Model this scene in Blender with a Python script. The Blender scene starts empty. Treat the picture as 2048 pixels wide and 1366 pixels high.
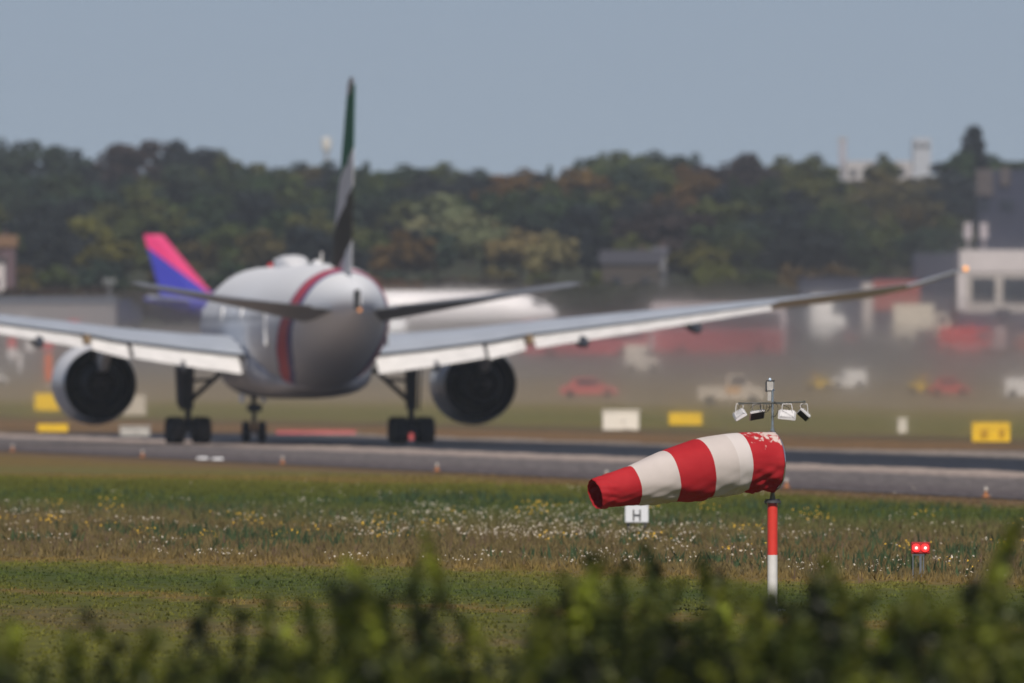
import bpy, math, random
import numpy as np
from mathutils import Vector, Matrix

C = bpy.context.scene.collection
R = math.radians
FPX = 40000.0          # focal length in pixels of the 2048 px wide photograph
CAM_Z = 3.6
HZ = 742.0             # photograph row of the horizon

# ---------------------------------------------------------------- camera
cd = bpy.data.cameras.new('camera')
cam = bpy.data.objects.new('camera', cd); C.objects.link(cam)
cam.location = (0, 0, CAM_Z); cam.rotation_euler = (R(90), 0, 0)
cd.sensor_width = 36; cd.lens = 36 * FPX / 2048
cd.shift_y = (HZ - 683) / 2048
cd.clip_start = 1; cd.clip_end = 12000
cd.dof.use_dof = True; cd.dof.focus_distance = 322; cd.dof.aperture_fstop = 4.1
bpy.context.scene.camera = cam

# ---------------------------------------------------------------- sky, sun, exposure
SUN_EL, SUN_AZ = R(45), R(176)      # azimuth clockwise from +Y: behind the camera, to its right
wd = bpy.data.worlds.new('World'); bpy.context.scene.world = wd; wd.use_nodes = True
nt = wd.node_tree; bg = nt.nodes['Background']
sky = nt.nodes.new('ShaderNodeTexSky'); sky.sky_type = 'NISHITA'; sky.sun_disc = False
sky.sun_elevation = SUN_EL; sky.sun_rotation = SUN_AZ
sky.air_density = 1.0; sky.dust_density = 0.0; sky.ozone_density = 4.0
tint = nt.nodes.new('ShaderNodeMix'); tint.data_type = 'RGBA'; tint.blend_type = 'MULTIPLY'
tint.inputs[0].default_value = 1.0
tint.inputs[7].default_value = (0.82, 0.655, 0.61, 1)
tcw = nt.nodes.new('ShaderNodeTexCoord'); addv = nt.nodes.new('ShaderNodeVectorMath'); addv.inputs[1].default_value = (0, 0, 0.10)
nt.links.new(tcw.outputs['Generated'], addv.inputs[0]); nt.links.new(addv.outputs[0], sky.inputs[0])
nt.links.new(sky.outputs[0], tint.inputs[6]); nt.links.new(tint.outputs[2], bg.inputs[0])
bg.inputs[1].default_value = 0.098
sl = bpy.data.lights.new('sun', 'SUN'); so = bpy.data.objects.new('sun', sl); C.objects.link(so)
sl.energy = 4.2; sl.angle = R(0.5); sl.color = (1.0, 0.92, 0.82)
sdir = Vector((math.sin(SUN_AZ) * math.cos(SUN_EL), math.cos(SUN_AZ) * math.cos(SUN_EL), math.sin(SUN_EL)))
so.rotation_euler = sdir.to_track_quat('Z', 'Y').to_euler(); so.location = sdir * 50
vs = bpy.context.scene.view_settings
vs.view_transform = 'Standard'; vs.look = 'None'; vs.gamma = 1; vs.exposure = -0.1
bpy.context.scene.cycles.use_denoising = True
bpy.context.scene.cycles.volume_bounces = 3
bpy.context.scene.cycles.max_bounces = 8

# ---------------------------------------------------------------- helpers
def lin(h):
    """sRGB triple 0..255 -> linear"""
    return tuple(((c / 255) / 12.92 if c / 255 <= 0.04045 else ((c / 255 + 0.055) / 1.055) ** 2.4) for c in h)

def mat(name, col, rough=0.6, metal=0.0, var=0.12, scale=2.0, bump=0.0, emit=0.0, spec=0.5, translucent=0.0):
    m = bpy.data.materials.new(name); m.use_nodes = True
    t = m.node_tree; p = t.nodes['Principled BSDF']
    p.inputs['Roughness'].default_value = rough; p.inputs['Metallic'].default_value = metal
    p.inputs['Specular IOR Level'].default_value = spec
    tc = t.nodes.new('ShaderNodeTexCoord'); n = t.nodes.new('ShaderNodeTexNoise')
    n.inputs['Scale'].default_value = scale; n.inputs['Detail'].default_value = 5
    t.links.new(tc.outputs['Object'], n.inputs['Vector'])
    r = t.nodes.new('ShaderNodeValToRGB')
    c = Vector(col[:3])
    r.color_ramp.elements[0].position = 0.3; r.color_ramp.elements[1].position = 0.7
    r.color_ramp.elements[0].color = (*(c * (1 - var)), 1)
    r.color_ramp.elements[1].color = (*[min(1, v) for v in c * (1 + var * 0.6)], 1)
    t.links.new(n.outputs['Fac'], r.inputs[0]); t.links.new(r.outputs[0], p.inputs['Base Color'])
    if bump:
        b = t.nodes.new('ShaderNodeBump'); b.inputs['Strength'].default_value = bump
        b.inputs['Distance'].default_value = 0.05
        t.links.new(n.outputs['Fac'], b.inputs['Height']); t.links.new(b.outputs[0], p.inputs['Normal'])
    if emit:
        p.inputs['Emission Color'].default_value = (*col[:3], 1); p.inputs['Emission Strength'].default_value = emit
    if translucent:
        tr = t.nodes.new('ShaderNodeBsdfTranslucent'); mx = t.nodes.new('ShaderNodeMixShader')
        mx.inputs[0].default_value = translucent
        t.links.new(r.outputs[0], tr.inputs[0]); t.links.new(p.outputs[0], mx.inputs[1]); t.links.new(tr.outputs[0], mx.inputs[2])
        t.links.new(mx.outputs[0], t.nodes['Material Output'].inputs[0])
    return m

class MB:
    """collects shapes, build() links them as one mesh object"""
    def __init__(s): s.v = []; s.f = []; s.m = []
    def add(s, vs_, fs, mi=0):
        o = len(s.v); s.v += [tuple(v) for v in vs_]
        for f in fs: s.f.append(tuple(o + i for i in f)); s.m.append(mi)
    def box(s, c, d, rot=None, mi=0, taper=1.0, bev=0.0):
        """box centred on c, size d, optional 3x3 rotation, top narrowed by taper, edges chamfered by bev"""
        hx, hy, hz = d[0] / 2, d[1] / 2, d[2] / 2
        rot = rot or Matrix.Identity(3)
        if bev <= 0:
            pts = [(x * hx * (taper if z > 0 else 1), y * hy * (taper if z > 0 else 1), z * hz) for z in (-1, 1) for x, y in ((-1, -1), (1, -1), (1, 1), (-1, 1))]
            fs = [(3, 2, 1, 0), (4, 5, 6, 7), (0, 1, 5, 4), (1, 2, 6, 5), (2, 3, 7, 6), (3, 0, 4, 7)]
        else:
            b = min(bev, hx * .9, hy * .9, hz * .9); pts = []; fs = []
            def ring(ix, iy, z):
                o = len(pts)
                for x, y in ((-hx + b, -iy), (hx - b, -iy), (ix, -hy + b), (ix, hy - b), (hx - b, iy), (-hx + b, iy), (-ix, hy - b), (-ix, -hy + b)):
                    pts.append((x, y, z))
                return o
            r0 = ring(hx - b, hy - b, -hz); r1 = ring(hx, hy, -hz + b); r2 = ring(hx * taper, hy * taper, hz - b); r3 = ring((hx - b) * taper, (hy - b) * taper, hz)
            for a, c2 in ((r0, r1), (r1, r2), (r2, r3)):
                for i in range(8): fs.append((a + i, a + (i + 1) % 8, c2 + (i + 1) % 8, c2 + i))
            fs.append(tuple(r0 + i for i in reversed(range(8)))); fs.append(tuple(r3 + i for i in range(8)))
        c = Vector(c); s.add([c + rot @ Vector(p) for p in pts], fs, mi)
        return s
    def loft(s, rings, mi=0, cap0=True, cap1=True, mis=None):
        n = len(rings[0]); o = len(s.v)
        for r_ in rings: s.v += [tuple(p) for p in r_]
        for k in range(len(rings) - 1):
            for i in range(n):
                j = (i + 1) % n
                s.f.append((o + k * n + i, o + k * n + j, o + (k + 1) * n + j, o + (k + 1) * n + i)); s.m.append(mis[k] if mis else mi)
        if cap0: s.f.append(tuple(o + i for i in reversed(range(n)))); s.m.append(mi)
        if cap1: s.f.append(tuple(o + (len(rings) - 1) * n + i for i in range(n))); s.m.append(mi)
        return s
    def tube(s, pts, rad, n=10, mi=0, caps=True, mis=None):
        pts = [Vector(p) for p in pts]
        rad = rad if isinstance(rad, (list, tuple)) else [rad] * len(pts)
        rings = []
        ref = None
        for i, p in enumerate(pts):
            d = (pts[min(i + 1, len(pts) - 1)] - pts[max(i - 1, 0)]).normalized()
            if ref is None: ref = Vector((0, 0, 1)) if abs(d.z) < .9 else Vector((1, 0, 0))
            a = d.cross(ref).normalized(); b = d.cross(a).normalized(); ref = -b.cross(d).cross(d) * -1 if False else ref
            rings.append([p + a * math.cos(2 * math.pi * k / n) * rad[i] + b * math.sin(2 * math.pi * k / n) * rad[i] for k in range(n)])
        return s.loft(rings, mi, caps, caps, mis)
    def lathe(s, prof, origin, axis, n=28, mi=0, caps=False, mis=None):
        """prof: (distance along axis, radius)"""
        axis = Vector(axis).normalized(); a = axis.orthogonal().normalized(); b = axis.cross(a); o = Vector(origin)
        rings = [[o + axis * t + (a * math.cos(2 * math.pi * k / n) + b * math.sin(2 * math.pi * k / n)) * max(r_, 1e-4) for k in range(n)] for t, r_ in prof]
        return s.loft(rings, mi, caps, caps, mis)
    def ell(s, c, d, n=14, m=9, mi=0, rot=None):
        rot = rot or Matrix.Identity(3); c = Vector(c)
        rings = []
        for i in range(m + 1):
            a = math.pi * i / m - math.pi / 2
            rings.append([c + rot @ Vector((d[0] * max(math.cos(a), .001) * math.cos(2 * math.pi * k / n), d[1] * max(math.cos(a), .001) * math.sin(2 * math.pi * k / n), d[2] * math.sin(a))) for k in range(n)])
        return s.loft(rings, mi)
    def prism(s, poly, axis_vec, mi=0):
        """closed polygon (list of 3D points) extruded by axis_vec"""
        a = Vector(axis_vec); return s.loft([[Vector(p) for p in poly], [Vector(p) + a for p in poly]], mi)
    def build(s, name, mats, parent=None, smooth=False, loc=None):
        me = bpy.data.meshes.new(name); me.from_pydata(s.v, [], s.f)
        for m in (mats if isinstance(mats, (list, tuple)) else [mats]): me.materials.append(m)
        me.polygons.foreach_set('material_index', s.m)
        me.update()
        if smooth:
            me.polygons.foreach_set('use_smooth', [True] * len(me.polygons))
            try: me.set_sharp_from_angle(angle=R(smooth if smooth is not True else 40))
            except Exception: pass
        o = bpy.data.objects.new(name, me); C.objects.link(o)
        if parent is not None: o.parent = parent
        if loc is not None: o.location = loc
        return o

def bulk(name, V, F, m, parent=None, smooth=False):
    """many faces from numpy arrays; F is (n,3) or (n,4)"""
    me = bpy.data.meshes.new(name)
    k = F.shape[1]
    me.vertices.add(len(V)); me.vertices.foreach_set('co', np.asarray(V, np.float32).ravel())
    me.loops.add(F.size); me.loops.foreach_set('vertex_index', F.astype(np.int32).ravel())
    me.polygons.add(len(F)); me.polygons.foreach_set('loop_start', np.arange(0, F.size, k, dtype=np.int32))
    me.polygons.foreach_set('loop_total', np.full(len(F), k, np.int32))
    me.materials.append(m); me.update(calc_edges=True); me.validate()
    if smooth: me.polygons.foreach_set('use_smooth', [True] * len(me.polygons))
    o = bpy.data.objects.new(name, me); C.objects.link(o)
    if parent is not None: o.parent = parent
    return o

def tag(o, label=None, cat=None, group=None, kind=None):
    if label: o['label'] = label
    if cat: o['category'] = cat
    if group: o['group'] = group
    if kind: o['kind'] = kind
    return o

def thing(name, label, cat, loc=(0, 0, 0), rz=0.0, group=None):
    o = bpy.data.objects.new(name, None); C.objects.link(o); o.empty_display_size = .3
    o.location = loc; o.rotation_euler = (0, 0, rz)
    return tag(o, label, cat, group)

def copy_tree(o, parent=None):
    c = o.copy(); C.objects.link(c); c.parent = parent
    for ch in list(o.children): copy_tree(ch, c)
    return c

# ---------------------------------------------------------------- the lie of the land
TR = math.tan(R(6.2))          # the runway runs 6.2 degrees to the left of the view
YS = [1050, 1250, 1500, 1700, 1850, 2000, 2200, 2400, 2500, 3400, 3700, 4500]
ZS = [0.0, 0.5, 1.5, 3.0, 4.0, 5.2, 6.9, 9.6, 12.4, 32.4, 35.0, 28.0]
def hgt(x, y):
    w = min(1, max(0, (1900 - y) / 700)) if y > 1000 else 1
    xx = max(-45, min(45, x))
    return float(np.interp(y + w * xx / TR, YS, ZS)) if y > 900 else 0.0
def ground_y(px, py):
    """distance at which the ground shows at this row of the photograph"""
    Y = 150.0
    while Y < 4200:
        X = (px - 1024) * Y / FPX
        if HZ - (hgt(X, Y) - CAM_Z) * FPX / Y <= py: return Y
        Y += 2 if Y < 1300 else 5
    return Y
def at(px, py, Y):
    return Vector(((px - 1024) * Y / FPX, Y, CAM_Z + (HZ - py) * Y / FPX))
def gpos(px, py):
    Y = ground_y(px, py); X = (px - 1024) * Y / FPX
    return Vector((X, Y, hgt(X, Y)))
def gat(px, Y):
    X = (px - 1024) * Y / FPX
    return Vector((X, Y, hgt(X, Y)))

# ---------------------------------------------------------------- ground material
def ground_material(name='grassland', tuft=False):
    m = bpy.data.materials.new(name); m.use_nodes = True; t = m.node_tree; N = t.nodes; L = t.links
    p = N['Principled BSDF']; p.inputs['Roughness'].default_value = 0.95; p.inputs['Specular IOR Level'].default_value = 0.1
    geo = N.new('ShaderNodeNewGeometry'); sp = N.new('ShaderNodeSeparateXYZ'); L.new(geo.outputs['Position'], sp.inputs[0])
    def math_(op, a, b=None, c=None):
        n = N.new('ShaderNodeMath'); n.operation = op
        for i, v in enumerate((a, b, c)):
            if v is None: continue
            if isinstance(v, (int, float)): n.inputs[i].default_value = v
            else: L.new(v, n.inputs[i])
        return n.outputs[0]
    def noise(scale, sx=1, sy=1, detail=4, off=0):
        mp = N.new('ShaderNodeMapping'); mp.inputs['Scale'].default_value = (sx, sy, 1); mp.inputs['Location'].default_value = (off, off * 2, 0)
        L.new(geo.outputs['Position'], mp.inputs[0]); n = N.new('ShaderNodeTexNoise'); n.inputs['Scale'].default_value = scale
        n.inputs['Detail'].default_value = detail; L.new(mp.outputs[0], n.inputs['Vector']); return n.outputs['Fac']
    X, Y = sp.outputs[0], sp.outputs[1]
    big = noise(0.12, 1, 0.12, 4); fine = noise(1.2, 1, 0.35, 6, 3); med = noise(0.35, 1, 0.08, 5, 9)
    wob = math_('MULTIPLY', math_('SUBTRACT', big, 0.5), 60)
    q = math_('ADD', math_('ADD', math_('MULTIPLY_ADD', X, 3.0, Y), wob), math_('MULTIPLY', math_('SUBTRACT', fine, .5), 22))
    def ramp(v, lo, hi, stops):
        f = N.new('ShaderNodeMapRange'); f.inputs['From Min'].default_value = lo; f.inputs['From Max'].default_value = hi; L.new(v, f.inputs['Value'])
        r = N.new('ShaderNodeValToRGB'); cr = r.color_ramp
        cr.elements[0].position = (stops[0][0] - lo) / (hi - lo); cr.elements[0].color = (*stops[0][1], 1)
        cr.elements[1].position = (stops[-1][0] - lo) / (hi - lo); cr.elements[1].color = (*stops[-1][1], 1)
        for q_, c in stops[1:-1]:
            e = cr.elements.new((q_ - lo) / (hi - lo)); e.color = (*c, 1)
        L.new(f.outputs[0], r.inputs[0]); return r.outputs[0]
    G = (0.096, 0.100, 0.021); GL = (0.122, 0.120, 0.025); BR = (0.128, 0.100, 0.044); OR = (0.17, 0.118, 0.040); DG = (0.060, 0.082, 0.020); OL = (0.145, 0.132, 0.040)
    near = ramp(q, 200, 900, [(200, G), (262, GL), (270, BR), (280, G), (291, G), (297, OR), (303, G), (330, DG), (352, GL), (358, OR), (372, BR), (440, BR), (490, (0.09, 0.095, 0.034)), (520, DG), (600, G), (628, GL), (642, OR), (670, OL), (720, OR), (900, OR)])
    w = N.new('ShaderNodeMapRange'); w.inputs['From Min'].default_value = 1200; w.inputs['From Max'].default_value = 1900
    w.inputs['To Min'].default_value = 1 / TR; w.inputs['To Max'].default_value = 0; L.new(Y, w.inputs['Value'])
    yp = math_('ADD', math_('ADD', math_('MULTIPLY', X, w.outputs[0]), Y), math_('MULTIPLY', math_('SUBTRACT', med, .5), 90))
    OG = (0.165, 0.140, 0.050); AP = (0.17, 0.155, 0.14)
    far = ramp(yp, 1000, 2800, [(1000, (0.17, 0.105, 0.05)), (1110, (0.19, 0.115, 0.055)), (1165, (0.12, 0.09, 0.05)), (1215, OG), (1300, (0.15, 0.138, 0.046)), (1400, (0.19, 0.155, 0.06)), (1470, (0.24, 0.19, 0.12)), (1600, (0.22, 0.175, 0.115)), (1700, (0.20, 0.17, 0.13)), (1900, AP), (2300, AP), (2380, (0.06, 0.06, 0.035)), (2800, (0.035, 0.04, 0.02))])
    sel = math_('GREATER_THAN', math_('MULTIPLY_ADD', X, 1 / TR, Y), 950)
    mx = N.new('ShaderNodeMix'); mx.data_type = 'RGBA'; L.new(sel, mx.inputs[0]); L.new(near, mx.inputs[6]); L.new(far, mx.inputs[7])
    # the worn verge beside the runway
    u = math_('MULTIPLY_ADD', Y, TR, X)
    vg = N.new('ShaderNodeMapRange'); vg.inputs['From Min'].default_value = 69; vg.inputs['From Max'].default_value = 72.5; L.new(math_('ADD', u, math_('MULTIPLY', math_('SUBTRACT', med, .5), 6)), vg.inputs['Value'])
    vg2 = math_('MULTIPLY', vg.outputs[0], math_('SUBTRACT', 1, sel))
    mv = N.new('ShaderNodeMix'); mv.data_type = 'RGBA'; L.new(vg2, mv.inputs[0]); L.new(mx.outputs[2], mv.inputs[6]); mv.inputs[7].default_value = (0.15, 0.10, 0.055, 1)
    # mottling
    mm = N.new('ShaderNodeMapRange'); mm.inputs['To Min'].default_value = 0.74; mm.inputs['To Max'].default_value = 1.28; mm.inputs['From Min'].default_value = .25; mm.inputs['From Max'].default_value = .75
    L.new(noise(2.2, 1, 0.25, 8, 20), mm.inputs['Value'])
    mo = N.new('ShaderNodeMix'); mo.data_type = 'RGBA'; mo.blend_type = 'MULTIPLY'; mo.inputs[0].default_value = 1
    L.new(mv.outputs[2], mo.inputs[6]); cb = N.new('ShaderNodeCombineColor'); [L.new(mm.outputs[0], cb.inputs[i]) for i in range(3)]; L.new(cb.outputs[0], mo.inputs[7])
    out = mo.outputs[2]
    if tuft:
        at_ = N.new('ShaderNodeAttribute'); at_.attribute_name = 'tone'; at_.attribute_type = 'GEOMETRY'
        m2 = N.new('ShaderNodeMix'); m2.data_type = 'RGBA'; m2.blend_type = 'MULTIPLY'; m2.inputs[0].default_value = 1
        L.new(out, m2.inputs[6]); L.new(at_.outputs['Color'], m2.inputs[7]); out = m2.outputs[2]
        nn = N.new('ShaderNodeCombineXYZ')
    L.new(out, p.inputs['Base Color'])
    return m

# ground sheet
xs = np.array([-400, -250, -150, -100, -70, -55, -45, -35, -28, -22, -16, -10, -5, 0, 5, 10, 16, 22, 28, 35, 45, 55, 70, 100, 150, 250, 400.])
ys = np.concatenate([np.arange(-30, 900, 60), np.arange(900, 2600, 20), np.arange(2600, 4501, 60)])
V = np.array([(x, y, hgt(x, y)) for y in ys for x in xs]); nx = len(xs)
F = np.array([(j * nx + i, j * nx + i + 1, (j + 1) * nx + i + 1, (j + 1) * nx + i) for j in range(len(ys) - 1) for i in range(nx - 1)])
M_ground = ground_material()
tag(bulk('ground', V, F, M_ground, smooth=True), kind='structure')

# runway: strips along the runway direction, position measured by u = x + TR*y
def runway_material():
    m = bpy.data.materials.new('runway_asphalt'); m.use_nodes = True; t = m.node_tree; N = t.nodes; L = t.links
    p = N['Principled BSDF']; p.inputs['Roughness'].default_value = 0.9; p.inputs['Specular IOR Level'].default_value = 0.15
    geo = N.new('ShaderNodeNewGeometry'); sp = N.new('ShaderNodeSeparateXYZ'); L.new(geo.outputs['Position'], sp.inputs[0])
    u = N.new('ShaderNodeMath'); u.operation = 'MULTIPLY_ADD'; L.new(sp.outputs[1], u.inputs[0]); u.inputs[1].default_value = TR; L.new(sp.outputs[0], u.inputs[2])
    mp = N.new('ShaderNodeMapping'); mp.inputs['Rotation'].default_value = (0, 0, R(-6.2)); mp.inputs['Scale'].default_value = (1, .05, 1)
    L.new(geo.outputs['Position'], mp.inputs[0])
    n = N.new('ShaderNodeTexNoise'); n.inputs['Scale'].default_value = 0.9; n.inputs['Detail'].default_value = 8; L.new(mp.outputs[0], n.inputs['Vector'])
    a = N.new('ShaderNodeMath'); a.operation = 'MULTIPLY_ADD'; a.inputs[1].default_value = 5.0; L.new(n.outputs['Fac'], a.inputs[0]); L.new(u.outputs[0], a.inputs[2])
    f = N.new('ShaderNodeMapRange'); f.inputs['From Min'].default_value = 72.5 ; f.inputs['From Max'].default_value = 126.5; L.new(a.outputs[0], f.inputs['Value'])
    r = N.new('ShaderNodeValToRGB'); cr = r.color_ramp
    st = [(74, (.10, .085, .085)), (79, (.12, .10, .10)), (81, (.15, .13, .125)), (88, (.16, .14, .135)), (90.5, (.36, .29, .25)), (94.5, (.42, .34, .29)), (95.5, (.05, .052, .06)), (97, (.034, .038, .05)), (107, (.030, .034, .045)), (109.5, (.09, .085, .085)), (112, (.30, .25, .21)), (116, (.30, .25, .21)), (119, (.13, .11, .10)), (124, (.11, .095, .09))]
    cr.elements[0].position = (st[0][0] - 70) / 54; cr.elements[0].color = (*st[0][1], 1)
    cr.elements[1].position = (st[-1][0] - 70) / 54; cr.elements[1].color = (*st[-1][1], 1)
    for q_, c in st[1:-1]:
        e = cr.elements.new((q_ - 70) / 54); e.color = (*c, 1)
    L.new(f.outputs[0], r.inputs[0])
    n2 = N.new('ShaderNodeTexNoise'); n2.inputs['Scale'].default_value = 3; n2.inputs['Detail'].default_value = 8; L.new(mp.outputs[0], n2.inputs['Vector'])
    mr = N.new('ShaderNodeMapRange'); mr.inputs['From Min'].default_value = .3; mr.inputs['From Max'].default_value = .7; mr.inputs['To Min'].default_value = .62; mr.inputs['To Max'].default_value = 1.35; L.new(n2.outputs['Fac'], mr.inputs['Value'])
    cb = N.new('ShaderNodeCombineColor'); [L.new(mr.outputs[0], cb.inputs[i]) for i in range(3)]
    mo = N.new('ShaderNodeMix'); mo.data_type = 'RGBA'; mo.blend_type = 'MULTIPLY'; mo.inputs[0].default_value = 1; L.new(r.outputs[0], mo.inputs[6]); L.new(cb.outputs[0], mo.inputs[7])
    L.new(mo.outputs[2], p.inputs['Base Color']); return m
mb = MB()
yy = [-20 + 30 * i for i in range(40)]
for a, b in zip(yy[:-1], yy[1:]):
    for u0, u1 in ((74.6, 98), (98, 122.5)):
        z = .03
        mb.add([(u0 - TR * a, a, z), (u1 - TR * a, a, z), (u1 - TR * b, b, z), (u0 - TR * b, b, z)], [(0, 1, 2, 3)])
tag(mb.build('runway', runway_material()), kind='structure')

# ---------------------------------------------------------------- grass and flowers
rng = np.random.default_rng(5)
def half_w(y): return 0.0262 * y + 2.5
def scatter(n, y0, y1, extra=0):
    y = np.sqrt(rng.uniform(y0 ** 2, y1 ** 2, n)); x = rng.uniform(-1, 1, n) * half_w(y)
    return x, y
def blades(name, x, y, h, w, per, m, lean=.35, z0=0.0):
    n = len(x) * per
    X = np.repeat(x, per) + rng.normal(0, w * 1.5, n); Y = np.repeat(y, per) + rng.normal(0, .25, n)
    H = np.repeat(h, per) * rng.uniform(.55, 1.15, n); W = w * rng.uniform(.5, 1.2, n)
    th = rng.uniform(-.9, .9, n)
    dx, dy = np.cos(th) * W, np.sin(th) * W
    lx, ly = rng.normal(0, lean, n) * H, rng.normal(0, lean, n) * H
    V = np.empty((n, 3, 3)); V[:, 0] = np.stack([X - dx, Y - dy, np.full(n, z0)], 1); V[:, 1] = np.stack([X + dx, Y + dy, np.full(n, z0)], 1)
    V[:, 2] = np.stack([X + lx, Y + ly, H], 1)
    o = bulk(name, V.reshape(-1, 3), np.arange(n * 3).reshape(-1, 3), m)
    tone = rng.uniform(.8, 1.35, n); col = np.ones((n, 3, 4)); col[:, :, :3] = tone[:, None, None]
    a = o.data.color_attributes.new('tone', 'FLOAT_COLOR', 'POINT'); a.data.foreach_set('color', col.ravel().astype(np.float32))
    return o
M_tuft = ground_material('grass_blades', True)
x, y = scatter(60000, 222, 690)
keep = (x + TR * y) < 73.5
x, y = x[keep], y[keep]
q = y + 3 * x
h = np.where((q > 362) & (q < 520), rng.uniform(.08, .20, len(x)), rng.uniform(.03, .08, len(x)))
h *= np.clip(y / 400, .75, 1.6)
tag(blades('grass', x, y, h, .022, 4, M_tuft), kind='stuff')
# dark and dry weeds in the flower strip
def in_strip(n, q0, q1, clusters, sx=1.0, sy=9.0):
    cx = rng.uniform(-1, 1, clusters); cq = q0 + (q1 - q0) * rng.uniform(0, 1, clusters)
    k = rng.integers(0, clusters, n)
    qq = cq[k] + rng.normal(0, sy, n); xx = cx[k] * (half_w(cq[k])) + rng.normal(0, sx, n)
    return xx, qq - 3 * xx
x, y = in_strip(1500, 365, 490, 120, .7, 6)
ok = (y > 330); x, y = x[ok], y[ok]
o = blades('dry_weeds', x, y, rng.uniform(.10, .28, len(x)), .015, 3, mat('dry_stems', (.13, .085, .05), .9, var=.4, scale=4), .2)
tag(o, kind='stuff')
x, y = in_strip(1500, 380, 560, 60, .9, 5)
ok = (y > 330); x, y = x[ok], y[ok]
tag(blades('green_weeds', x, y, rng.uniform(.15, .34, len(x)), .035, 4, mat('weed_leaves', (.035, .065, .022), .9, var=.4, scale=4), .3), kind='stuff')
def flowers(name, x, y, size, hgt0, hgt1, m):
    n = len(x); k = 6
    z = rng.uniform(hgt0, hgt1, n); s = size * rng.uniform(.5, 1.3, n)
    tilt = rng.uniform(.2, 1.3, n); az = rng.normal(0, 1.0, n)
    V = np.empty((n, k + 1, 3))
    V[:, 0] = np.stack([x, y - .01, z + s * .25], 1)
    for i in range(k):
        a = 2 * np.pi * i / k; u_, v_ = np.cos(a) * s, np.sin(a) * s * rng.uniform(.7, 1.2, n)
        lx, ly, lz = u_, v_ * np.cos(tilt), v_ * np.sin(tilt)
        V[:, i + 1] = np.stack([x + lx * np.cos(az) - ly * np.sin(az), y + lx * np.sin(az) + ly * np.cos(az), z + lz], 1)
    F = np.concatenate([np.stack([np.arange(n) * (k + 1), np.arange(n) * (k + 1) + 1 + i, np.arange(n) * (k + 1) + 1 + (i + 1) % k], 1) for i in range(k)])
    return tag(bulk(name, V.reshape(-1, 3), F, m), kind='stuff')
M_white_fl = mat('white_petals', (.62, .56, .46), .8, var=.4, scale=9); M_yel_fl = mat('yellow_petals', (.62, .38, .03), .8, var=.25, scale=9)
xa, ya = in_strip(2100, 415, 520, 60, .42, 2.4); xb, yb = in_strip(900, 362, 400, 40, .32, 1.5); xc, yc = in_strip(350, 380, 620, 110, .15, 2)
xd = rng.normal(.05, .33, 1200) * 10; qd = rng.choice([432, 441, 452, 466, 480, 497], 1200) + rng.normal(0, 2.2, 1200); xa = np.concatenate([xa, xd]); ya = np.concatenate([ya, qd - 3 * xd])
x, y = np.concatenate([xa, xb, xc]), np.concatenate([ya, yb, yc])
dens = np.clip(1.15 - np.abs(x / half_w(y) + .05) * 1.2, .15, 1)
ok = (y > 340) & (rng.uniform(0, 1, len(x)) < dens)
flowers('white_flowers', x[ok], y[ok], .018, .08, .22, M_white_fl)
x, y = in_strip(620, 380, 520, 40, .22, 2)
ok = y > 340
flowers('yellow_flowers', x[ok], y[ok], .022, .12, .30, M_yel_fl)

# ---------------------------------------------------------------- shared paints
M_white = mat('white_paint', (.82, .82, .83), .35, var=.05, scale=.8)
M_flap = mat('flap_paint', (.80, .78, .76), .45, var=.12, scale=1.5)
M_wing = mat('wing_grey', (.50, .54, .60), .35, var=.12, scale=.7)
M_stab = mat('tailplane_grey', (.20, .205, .215), .4, var=.15, scale=1)  # darker than the wing grey: underside shade is put into the whole colour
M_black = mat('black_rubber', (.022, .023, .027), .8, var=.3, scale=3)
M_dark = mat('dark_steel', (.035, .04, .055), .55, metal=.3, var=.3, scale=3)
M_gear = mat('gear_grey', (.05, .055, .07), .55, var=.35, scale=3)
M_metal = mat('bare_metal', (.55, .57, .6), .3, metal=.9, var=.1, scale=3)
M_duct = mat('shaded_duct_metal', (.014, .017, .026), .6, var=.3, scale=2)  # near black: shade inside the duct is put into the metal's colour
M_glass = mat('dark_glass', (.02, .025, .035), .12, var=.2)
M_red = mat('red_paint', (.52, .03, .035), .4, var=.15)
M_yellow = mat('yellow_paint', (.82, .52, .02), .45, var=.08)
M_beige = mat('beige_paint', (.62, .54, .42), .6, var=.1)
M_orange_lamp = mat('amber_lamp', (1.0, .42, .12), .3, emit=.9)

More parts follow.
